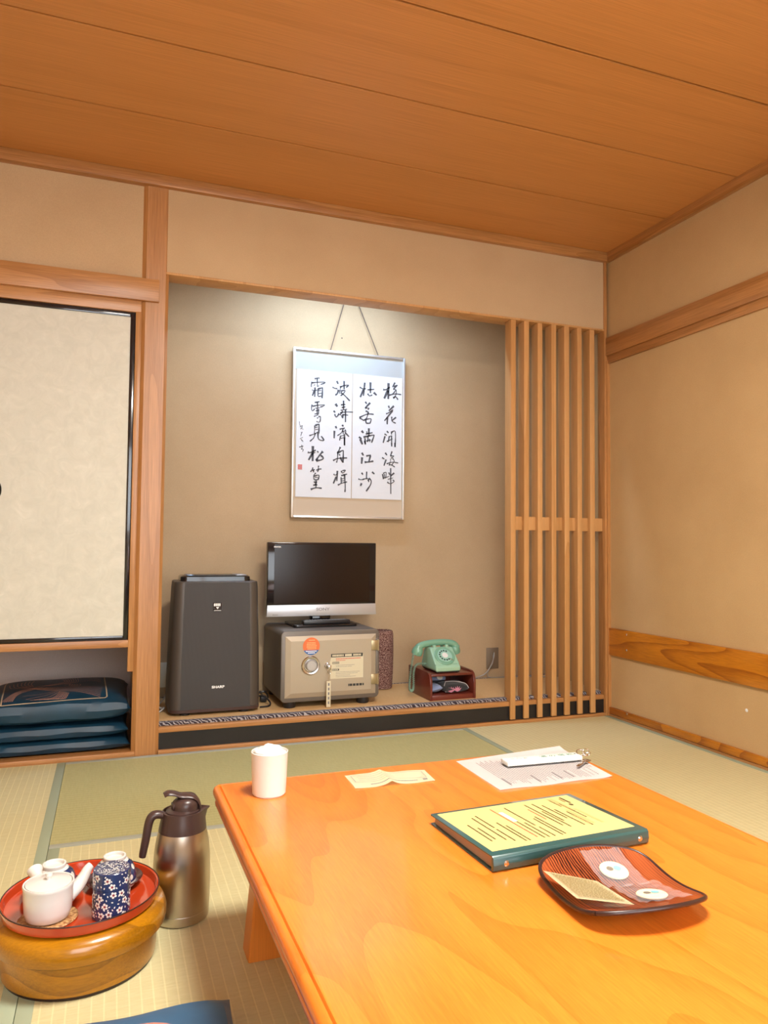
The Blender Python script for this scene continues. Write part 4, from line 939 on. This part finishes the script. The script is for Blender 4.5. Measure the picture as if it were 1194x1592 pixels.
# room key on a long tag
t = thing('room_key', 'long white room key tag with green lettering and a steel key, on the white sheet', 'room key', (-1.442, -1.642, TZ + .0055), math.radians(-3.0))
plain('tag_white', (.74, .73, .68), .4)
tg = obj('key_tag', box(-.103, .103, -.018, .018, 0, .0105, bev=.0015), 'tag_white', t)
TT = lambda x, y, z: Matrix.Translation((x, y, z))
plain('print_green', (.02, .22, .14), .6)
text('lettering', '湯 の 宿 松', .017, TT(.042, .002, .0108), 'print_green', tg, squash=1.15)
text('lettering', '三 〇 五', .012, TT(-.062, .002, .0108), 'print_grey', tg, squash=1.1)
g = bmesh.new(); add_lathe(g, [(0, .0112), (.0025, .011), (.0025, .0105)], seg=12, c=(.094, .004, 0)); obj('rivet', g, 'black_plastic', tg)
g = bmesh.new()
for a, c, r_ in ((.5, (.112, .004, .012), .011), (-.6, (.119, -.010, .012), .011), (1.1, (.122, -.004, .014), .009)):
    Pp = [Vector((r_ * math.cos(q), r_ * math.sin(q), 0)) for q in [2 * PI * k / 20 for k in range(21)]]
    R = Matrix.Rotation(a, 3, 'X'); add_tube(g, [R @ p + Vector(c) for p in Pp], .0011, seg=6)
obj('key_ring', g, 'steel', t)
kk = prism([(-.012, -.008), (.010, -.010), (.013, 0), (.010, .010), (-.012, .008)], 'z', 0, .0022, bev=.0005)
add_box(kk, -.058, -.010, -.0032, .0036, .0, .0022, bev=.0006)
for k in range(6): add_box(kk, -.054 + k * .007, -.050 + k * .007, .003, .0052, 0, .002)
o = obj('key', kk, 'steel', t); o.location = (.105, -.030, .0005); o.rotation_euler = (0, -.0, math.radians(38))

# green ring binder
t = thing('ring_binder', 'dark green binder with yellow printed page on its cover, lying on the table', 'binder', (-1.697, -2.020, TZ), math.radians(2.6))
plain('binder_green', (.022, .075, .072), .28, coat=.4); plain('binder_inside', (.012, .12, .06), .5); plain('page_edge', (.34, .26, .20), .8)
bw, bd_ = .163, .113
obj('cover_lower', prism(rounded(-bw, bw, -bd_, bd_, .004, 3), 'z', 0, .0024, bev=.0006), 'binder_green', t)
TILT = Matrix.Translation((0, -bd_, .0236)) @ Matrix.Rotation(-.034, 4, 'X') @ Matrix.Translation((0, bd_, 0))
g = prism(rounded(-bw, bw, -bd_, bd_ + .002, .004, 3), 'z', 0, .0026, bev=.0006); g.transform(TILT)
cv = obj('cover_upper', g, 'binder_green', t)
obj('pages', prism([(-bd_ + .010, .003), (-bd_ + .010, .0215), (bd_ - .008, .0145), (bd_ - .008, .003)], 'x', -bw + .006, bw - .008), 'page_edge', t, sm=False)
sp_ = obj('spine', prism([(-bd_ - .001, 0), (-bd_ - .005, .003), (-bd_ - .0065, .012), (-bd_ - .005, .023), (-bd_ - .001, .0262), (-bd_ + .002, .0262), (-bd_ + .002, 0)], 'x', -bw, bw, bev=.0006), 'binder_green', t)
for x in (-.138, .143):
    g = lathe([(0, .0022), (.003, .002), (.0052, 0)], seg=18); g.transform(Matrix.Translation((x, -bd_ - .0062, .0125)) @ Matrix.Rotation(PI / 2, 4, 'X')); obj('rivet', g, 'steel', sp_)
zt = .0263
pg = obj('cover_page', box(-.152, .150, -.097, .1065, zt - .0004, zt), 'paper_yellow', t, sm=False)
# print rows run from the far edge towards the viewer; the heading is at the right end
random.seed(12); g = bmesh.new(); gr = bmesh.new(); PP = lambda u, v: (u, v, zt + .0004)
def row(gb, x, y0, y1, w, lo=.002, hi=.006, gap=.0010):
    y = y0; w *= 1.5
    while y > y1:
        k = random.uniform(lo, hi); k = min(k, y - y1 + .001)
        gb.faces.new([gb.verts.new(PP(a, b_)) for a, b_ in ((x - w / 2, y), (x - w / 2, y - k), (x + w / 2, y - k), (x + w / 2, y))]); y -= k + gap
for x, a, b_, w in ((.126, .098, .062, .0036), (.119, .090, .070, .0018), (.102, .066, -.020, .0022), (.095, .090, .050, .0024), (.086, .020, -.060, .0024),
                    (.072, .040, -.052, .0024), (.064, .070, -.010, .0022), (.050, .085, -.020, .0024), (.043, .040, -.050, .0022), (.033, .086, -.040, .0022), (.012, .020, -.076, .0022), (.004, .012, -.078, .0022),
                    (-.014, .086, -.020, .0022), (-.012, -.030, -.078, .0022), (-.024, .0, -.078, .0022), (-.034, .010, -.078, .0022), (-.064, .0, -.078, .0022), (-.072, .020, -.078, .0022),
                    (-.090, .068, .0, .0022), (-.090, -.01, -.070, .0022), (-.102, .060, -.060, .0022), (-.118, .010, -.05, .0022), (-.128, .030, -.056, .0022)): row(g, x, a, b_, w)
# logo leaf mark
add_lathe(g, [(0, zt + .0004), (.0045, zt + .0004)], seg=6, c=(.121, .052, 0), sy=1.5)
obj('print', g, 'print_brown', pg, sm=False)
plain('print_tan', (.52, .36, .13), .8); g = bmesh.new()
for x, a, b_, w in ((.112, .030, -.055, .0045), (.104, .10, .02, 0.0056), (.094, .03, -.05, .0045), (.096, .10, .05, .003), (.084, .0, -.055, .004)): row(g, x, a, b_, w, .02, .03, .0006)
obj('print', g, 'print_tan', pg, sm=False)
g = bmesh.new()
for x, a, b_ in ((-.044, .090, -.070), (.024, .060, 0.0)): row(g, x, a, b_, .002)
obj('print', g, 'print_red', pg, sm=False)
g = bmesh.new(); quad(g, lambda u, v: (u, v, zt + .0003), -.040, -.031, .012, .066); obj('white_strip', g, 'white_paint', pg, sm=False)

for o_ in [pg] + list(pg.children): o_.data.transform(TILT @ Matrix.Translation((0, 0, -.0236)))

# ------------------------------------------------------------------ dish with its contents
DC = Vector((-1.7090, -2.2790, TZ)); DR = math.radians(-4)
def dishH(x, y):
    return .0095 + .0235 * (y / .105) ** 2 * (1.0 if abs(y) < .2 else 1) + .003 * (x / .1) ** 2
t = thing('curved_dish', 'red-brown striped wooden dish with upcurved ends on the table', 'dish', DC, DR)
bm = bmesh.new(); n = 28; V = []
def sq(u, v):   # square -> rounded outline
    p = 7.0; m_ = (abs(u) ** p + abs(v) ** p) ** (1 / p); k = max(abs(u), abs(v)) / m_ if m_ > 1e-6 else 1
    u, v = u * k, v * k
    return u, v * (.80 + .22 * (1 - u * u))
DX, DY = .101, .106
for i in range(n + 1):
    V.append([])
    for j in range(n + 1):
        u, v = sq(-1 + 2 * i / n, -1 + 2 * j / n); x, y = u * DX, v * DY; V[-1].append(bm.verts.new((x, y, dishH(x, y))))
for i in range(n):
    for j in range(n): bm.faces.new((V[i][j], V[i + 1][j], V[i + 1][j + 1], V[i][j + 1]))
bmesh.ops.solidify(bm, geom=bm.faces[:], thickness=.0055); bmesh.ops.recalc_face_normals(bm, faces=bm.faces[:])
obj('dish', bm, 'plate_wood', t, ang=1.0)
rim = [Vector((*[c * s for c, s in zip(sq(u, v), (DX, DY))], 0)) for u, v in [(-1 + 2 * k / 20, -1) for k in range(20)] + [(1, -1 + 2 * k / 20) for k in range(20)] + [(1 - 2 * k / 20, 1) for k in range(20)] + [(-1, 1 - 2 * k / 20) for k in range(21)]]
for p in rim: p.z = dishH(p.x, p.y) - .002
obj('rim', tube(rim, .0034, seg=8, caps=False), 'dark_rim', t, ang=2)
obj('foot', lathe([(0, 0), (.045, 0), (.045, .007), (0, .0075)], seg=36), 'dark_rim', t)
rot = Matrix.Rotation(-DR, 3, 'Z')
def onDish(x, y, lift): 
    q = rot @ Vector((x - DC.x, y - DC.y, 0)); return dishH(q.x, q.y) + lift
def packet(name, lab, cx, cy, hx, hy, ang):
    off = Vector((cx, cy, TZ)); t = thing(name, lab, 'wrapped sweet', off, 0, 'round sweets in clear film')
    R = Matrix.Rotation(ang, 3, 'Z')
    def PH(u, v, l=0):
        q = R @ Vector((u * hx, v * hy, 0)); e = max(abs(u), abs(v))
        return Vector((q.x, q.y, onDish(cx + q.x, cy + q.y, .0025 + l) + .0035 * (1 - e ** 3) + .0016 * math.sin(9 * u + 4 * v) * math.sin(7 * v - 3 * u)))
    bm = bmesh.new(); n = 26; V = [[bm.verts.new(PH(-1 + 2 * i / n, -1 + 2 * j / n, .003)) for j in range(n + 1)] for i in range(n + 1)]
    for i in range(n):
        for j in range(n): bm.faces.new((V[i][j], V[i + 1][j], V[i + 1][j + 1], V[i][j + 1]))
    obj('film_wrapper', bm, 'clear_film', t)
    zc = onDish(cx, cy, .0028); g = lathe([(0, 0), (.0215, 0), (.023, .002), (.0215, .0035), (0, .0035)], seg=32)
    q = rot @ Vector((cx - DC.x, cy - DC.y, 0)); slope = 2 * .0235 * q.y / .105 ** 2
    Rm = Matrix.Translation((0, 0, zc)) @ Matrix.Rotation(DR, 4, 'Z') @ Matrix.Rotation(math.atan(slope), 4, 'X') @ Matrix.Rotation(-DR, 4, 'Z')
    g.transform(Rm); sw = obj('round_sweet', g, 'paper_cream', t)
    for c_, m_, r_ in (((-.006, .003), 'print_brown', .0055), ((.007, .001), 'print_teal', .0062)):
        g = lathe([(0, .0042), (r_, .0042)], seg=18, c=(c_[0], c_[1], 0)); g.transform(Rm); obj('face_print', g, m_, sw, sm=False)
plain('print_teal', (.10, .38, .42), .7)
packet('wrapped_sweet', 'round cream sweet in clear film, the one at the far end of the dish', -1.686, -2.236, .036, .047, math.radians(-8))
packet('wrapped_sweet', 'round cream sweet in clear film, the one at the near end of the dish', -1.6835, -2.322, .040, .042, math.radians(-4))
off = Vector((-1.78, -2.295, TZ)); t = thing('message_card', 'yellow diamond-shaped card of dense print leaning on the left rim of the dish', 'card', off)
def HC(u, v): return .0295 + .009 * v * (1 - u) * .3 + .001 * u
P = bil([(-1.809, -2.222), (-1.752, -2.282), (-1.7475, -2.362), (-1.8165, -2.322)], HC, TZ)
obj('card', sheet(P, off, n=6, m_=6, th=.0012), 'paper_cream', t, sm=False)
random.seed(21); g = bmesh.new()
for k in range(24): marks(g, P, off, .10, .90, .08 + k * .036, .021, lo=.02, hi=.07, gap=.015, lift=.0016)
plain('print_card', (.30, .22, .08), .8)
obj('print', g, 'print_card', t, sm=False)

# ------------------------------------------------------------------ round wooden box, tray and tea things
BC = Vector((-2.495, -1.525, 0))
t = thing('round_box', 'round glossy amber wooden tea chest with bulging lid on the tatami, left', 'tea box', BC)
obj('base_ring', lathe([(0, 0), (.147, 0), (.148, .005), (0, .005)], seg=96), 'dark_rim', t)
obj('body', lathe([(.146, .004), (.1505, .007), (.153, .03), (.153, .074), (.14, .074), (.14, .02), (0, .01)], seg=96), 'keyaki_wood', t, ang=.5)
obj('lid', lathe([(.150, .066), (.163, .067), (.1700, .072), (.1720, .082), (.1725, .092), (.170, .102), (.165, .1105), (.152, .1165), (.13, .119), (0, .119)], seg=96), 'keyaki_wood', t, ang=.7)
t = thing('round_tray', 'round vermilion lacquered tray carrying the tea set on the wooden box', 'tray', BC + Vector((0, 0, .119)))
obj('tray', lathe([(0, 0), (.148, 0), (.1525, .003), (.1565, .0215), (.1545, .0225), (.1515, .0205), (.148, .006), (.144, .0045), (0, .0045)], seg=96), 'red_lacquer', t, ang=.5)
g = bmesh.new(); Pp = [(.1556 * math.cos(a), .1556 * math.sin(a), .0222) for a in [2 * PI * k / 96 for k in range(97)]]
obj('rim', add_tube(g, Pp, .0014, seg=6, caps=False), 'dark_rim', t)
ZT = .1237
t = thing('coaster', 'woven rattan coaster under the white teapot', 'coaster', (-2.556, -1.592, ZT))
obj('disc', lathe([(0, 0), (.055, 0), (.0565, .002), (.054, .0042), (0, .0042)], seg=48), 'woven_rattan', t)
t = thing('teapot', 'white ceramic teapot with side handle and straight spout', 'teapot', (-2.556, -1.594, ZT + .0043))
pot = [(0, 0), (.036, 0), (.041, .004), (.0445, .018), (.0465, .045), (.0472, .062), (.0485, .066), (.0475, .0690), (.0445, .0685)]
obj('body', lathe(pot + [(.0435, .060), (.04, .01), (0, .008)], seg=64), 'white_ceramic', t, ang=.8)
ld = obj('lid', lathe([(.0435, .066), (.043, .0685), (.03, .0715), (.012, .074), (0, .0745)], seg=48), 'white_ceramic', t)
obj('knob', lathe([(.0045, .073), (.0042, .077), (.0068, .082), (.0062, .0865), (0, .088)], seg=24), 'white_ceramic', ld)
sp = smooth([(.036, .020, .030), (.052, .029, .040), (.063, .036, .053), (.071, .041, .067), (.078, .045, .073)], 5)
obj('spout', tube(sp, [.0170 - .0095 * (i / (len(sp) - 1)) ** .8 for i in range(len(sp))], seg=18), 'white_ceramic', t)
g = lathe([(0, 0), (.0105, 0), (.0098, .02), (.0115, .038), (.0150, .048), (.0155, .051), (.013, .0525), (.009, .049), (0, .049)], seg=28)
g.transform(Matrix.Translation((-.016, .034, .044)) @ Matrix.Rotation(math.radians(20), 4, 'Z') @ Matrix.Rotation(math.radians(-66), 4, 'X')); obj('handle', g, 'white_ceramic', t)

def saucer(lab, x, y):
    t = thing('saucer', lab, 'saucer', (x, y, ZT), 0, 'dark saucers under the cups')
    obj('saucer', lathe([(0, 0), (.028, 0), (.030, .003), (.045, .007), (.0585, .0145), (.0600, .0165), (.0585, .0175), (.044, .0105), (.030, .0065), (0, .006)], seg=56), 'brown_lacquer', t)
saucer('dark brown lacquer saucer under the right-hand cup', -2.431, -1.480)
saucer('dark brown lacquer saucer behind the teapot, under the left-hand cup', -2.5525, -1.483)
fabric('cup_navy', (.020, .035, .12), .2, 0.)
MATS['cup_navy'].node_tree.nodes['Principled BSDF'].inputs['Coat Weight'].default_value = .6
cupp = [(.0450, 0), (.0458, .004), (.0455, .016), (.0425, .030), (.0365, .041), (.0270, .0490)]
def cup_r(z):
    for (r0, z0), (r1, z1) in zip(cupp, cupp[1:]):
        if z0 <= z <= z1: return r0 + (r1 - r0) * (z - z0) / (z1 - z0)
    return cupp[-1][0]
def make_cup(lab, x, y):
    t = thing('tea_cup', lab, 'tea cup', (x, y, ZT + .0075), 0, 'upturned tea cups')
    obj('bowl', lathe([(.0435, .0)] + cupp, seg=56), 'cup_navy', t)
    g = lathe([(.0462, -.0002), (.0464, .0045), (.0462, .0085)], seg=56)
    add_lathe(g, [(.0290, .0477), (.0270, .0497), (.0235, .0512), (.0238, .0522), (.0240, .0580), (.0230, .0592), (.0200, .0592), (.0190, .0580), (.0185, .0525), (.010, .0515), (0, .0515)], seg=56)
    obj('foot_and_rim', g, 'white_ceramic', t)
    g = bmesh.new()
    for z, n_, ph in ((.0185, 9, 0), (.0355, 9, .35)):
        for k in range(n_):
            a0_ = 2 * PI * k / n_ + ph; c = g.verts.new(((cup_r(z) + .0006) * math.cos(a0_), (cup_r(z) + .0006) * math.sin(a0_), z)); R_ = []
            for q in range(14):
                b_ = 2 * PI * q / 14; zz = z + 0.0056 * math.sin(b_); rr2 = cup_r(zz) + .0006; aa = a0_ + 0.0056 * math.cos(b_) / rr2
                R_.append(g.verts.new((rr2 * math.cos(aa), rr2 * math.sin(aa), zz)))
            for q in range(14): g.faces.new((c, R_[q], R_[(q + 1) % 14]))
    obj('dots', g, 'white_ceramic', t, sm=False)
make_cup('upturned navy cup with white dots, behind the patterned tea caddy', -2.431, -1.486)
make_cup('upturned navy cup with white dots, behind the teapot', -2.5525, -1.486)

t = thing('tea_caddy', 'navy cylindrical tea caddy covered with white blossoms on the red tray', 'tea caddy', (-2.4375, -1.6135, ZT))
CR = .0362; CH = .0925; LZ = .060
plain('caddy_navy', (.018, .032, .11), .22, coat=.5)
obj('body', lathe([(0, 0), (CR - .001, 0), (CR, .001), (CR, LZ - .0006), (CR - .0016, LZ - .0006), (CR - .0016, LZ + .004)], seg=64), 'caddy_navy', t, ang=.5)
cl = obj('lid', lathe([(CR, LZ), (CR, CH - .001), (CR - .001, CH), (0, CH)], seg=64), 'caddy_navy', t, ang=.5)
plain('blossom_white', (.78, .76, .72), .35); plain('blossom_red', (.20, .018, .03), .4)
random.seed(31)
def blob(g, P, u, v, ru, rv, ang=0., n=9):
    pts = []
    for q in range(n):
        a = 2 * PI * q / n; x, y = ru * math.cos(a), rv * math.sin(a); pts.append(P(u + x * math.cos(ang) - y * math.sin(ang), v + x * math.sin(ang) + y * math.cos(ang)))
    g.faces.new([g.verts.new(p) for p in pts])
def blossoms(parent, P, spots, extra):
    gw, gr_ = bmesh.new(), bmesh.new()
    P1 = lambda u, v: P(u, v, .0004); P2_ = lambda u, v: P(u, v, .0007)
    for u, v, s in spots:
        a0_ = random.uniform(0, 1.2)
        for k in range(5):
            a = a0_ + 2 * PI * k / 5; blob(gw, P1, u + .0042 * s * math.cos(a), v + .0042 * s * math.sin(a), .0024 * s, .0024 * s)
        blob(gr_, P2_, u, v, .0024 * s, .0024 * s)
    for u, v in extra: blob(gw, P1, u, v, .0021, .0012, random.uniform(0, 3))
    obj('blossom_petals', gw, 'blossom_white', parent, sm=False); obj('blossom_centres', gr_, 'blossom_red', parent, sm=False)
def cyl(u, v, d): return ((CR + d) * math.cos(u / CR), (CR + d) * math.sin(u / CR), v)
def scatter(n, u0, u1, v0, v1, dmin, ex=()):
    out = []; tries = 0
    while len(out) < n and tries < 4000:
        tries += 1; p = (random.uniform(u0, u1), random.uniform(v0, v1))
        if all((p[0] - q[0]) ** 2 + (p[1] - q[1]) ** 2 > dmin ** 2 for q in list(out) + list(ex)): out.append(p)
    return out
A_ = scatter(34, 0, 2 * PI * CR, .007, LZ - .007, .0125); blossoms(bpy.data.objects['tea_caddy'].children[0], cyl, [(a, b_, 1.) for a, b_ in A_], scatter(90, 0, 2 * PI * CR, .003, LZ - .003, .0055, A_ + A_))
A_ = scatter(16, 0, 2 * PI * CR, LZ + .007, CH - .007, .0125); blossoms(cl, cyl, [(a, b_, 1.) for a, b_ in A_], scatter(50, 0, 2 * PI * CR, LZ + .003, CH - .003, .0055, A_))
gw = bmesh.new()
flat = lambda u, v: (u, v, CH + .0004)
for k in range(170):
    r_ = (CR - .003) * math.sqrt(random.random()); a = random.uniform(0, 2 * PI); blob(gw, flat, r_ * math.cos(a), r_ * math.sin(a), .0024, .0010, random.uniform(0, 3), 7)
obj('blossom_petals', gw, 'blossom_white', cl, sm=False)

# ------------------------------------------------------------------ thermos jug
t = thing('thermos_jug', 'brushed steel vacuum jug with brown handle and pouring lid on the tatami', 'thermos', (-2.2800, -1.4075, 0), math.radians(4))
obj('body', lathe([(0, 0), (.060, 0), (.0635, .003), (.0640, .010), (.0640, .0225), (.0636, .0232), (.0645, .024), (.0655, .05), (.0655, .11), (.0645, .14), (.0615, .17), (.0565, .1945), (.0545, .2025), (.0, .2025)], seg=96), 'brushed_steel', t, ang=.5)
col_ = bmesh.new(); seg = 72; R = []
def spout_r(a, r, z, k): 
    d = (a + PI) % (2 * PI) - PI; return r + k * math.exp(-(d / .28) ** 2)
for r, z, k in ((.0550, .2015, 0), (.0548, .205, 0), (.0510, .225, .002), (.0478, .240, .010), (.0470, .2455, .017), (.0445, .2460, .015), (.040, .238, .004), (.0, .238, 0)):
    if r == 0: R.append([col_.verts.new((0, 0, z))]); continue
    R.append([col_.verts.new((spout_r(a, r, z, k) * math.cos(a), spout_r(a, r, z, k * .2) * math.sin(a), z)) for a in [2 * PI * i / seg for i in range(seg)]])
for a, b_ in zip(R, R[1:]):
    for i in range(seg):
        j = (i + 1) % seg
        if len(b_) == 1: col_.faces.new((a[i], a[j], b_[0]))
        else: col_.faces.new((a[i], a[j], b_[j], b_[i]))
bmesh.ops.recalc_face_normals(col_, faces=col_.faces[:])
obj('collar', col_, 'brown_plastic', t, ang=.7)
g = bmesh.new(); hp = smooth([(-.040, 0, .236), (-.056, 0, .242), (-.069, 0, .240), (-.077, 0, .226), (-.083, 0, .19), (-.0885, 0, .160), (-.090, 0, .150)], 6)
add_tube(g, hp, [.0085 + .0015 * math.sin(i * .1) for i in range(len(hp))], seg=12)
for v in g.verts: v.co.y *= 1.25
obj('handle', g, 'brown_plastic', t, ang=1)
g = lathe([(.040, .238), (.039, .246), (.030, .250), (.0, .250)], seg=40)
b2 = lathe([(.031, .245), (.031, .256), (.029, .266), (.020, .274), (0, .276)], seg=36, c=(.006, 0, 0), sx=1.0); merge(g, b2)
b2 = prism([(-.026, .250), (-.026, .262), (-.010, .268), (.012, .256), (.012, .250)], 'y', -.013, .013, bev=.002); merge(g, b2)
lid = obj('lid', g, 'brown_plastic', t, ang=.8)
# thumb lever: wide, curved plate rising towards the handle
bm = bmesh.new(); path = [(-.044, .2865, .011), (-.036, .2900, .0145), (-.022, .2880, .0155), (-.006, .2815, .0165), (.010, .2800, .019), (.024, .2760, .021), (.034, .2640, .021), (.038, .2500, .019)]
up = []; dn = []
pp = smooth([(a, 0, b_) for a, b_, c in path], 4); ww = smooth([(c, 0, 0) for a, b_, c in path], 4)
R = []
for i, p in enumerate(pp):
    tn = (pp[min(i + 1, len(pp) - 1)] - pp[max(i - 1, 0)]).normalized(); nn = Vector((-tn.z, 0, tn.x)); w = ww[i].x
    ring = []
    for q in range(20):
        a = 2 * PI * q / 20; cy = math.copysign(abs(math.cos(a)) ** .7, math.cos(a)) * w; cz_ = math.sin(a) * .0042
        ring.append(bm.verts.new(p - nn * (cz_ if tn.x > 0 else cz_) + Vector((0, cy, -.0035 * (cy / w) ** 2))))
    R.append(ring)
for a, b_ in zip(R, R[1:]):
    for k in range(20): bm.faces.new((a[k], a[(k + 1) % 20], b_[(k + 1) % 20], b_[k]))
bm.faces.new(R[0][::-1]); bm.faces.new(R[-1]); bmesh.ops.recalc_face_normals(bm, faces=bm.faces[:])
obj('thumb_lever', bm, 'brown_plastic', lid, ang=1.0)
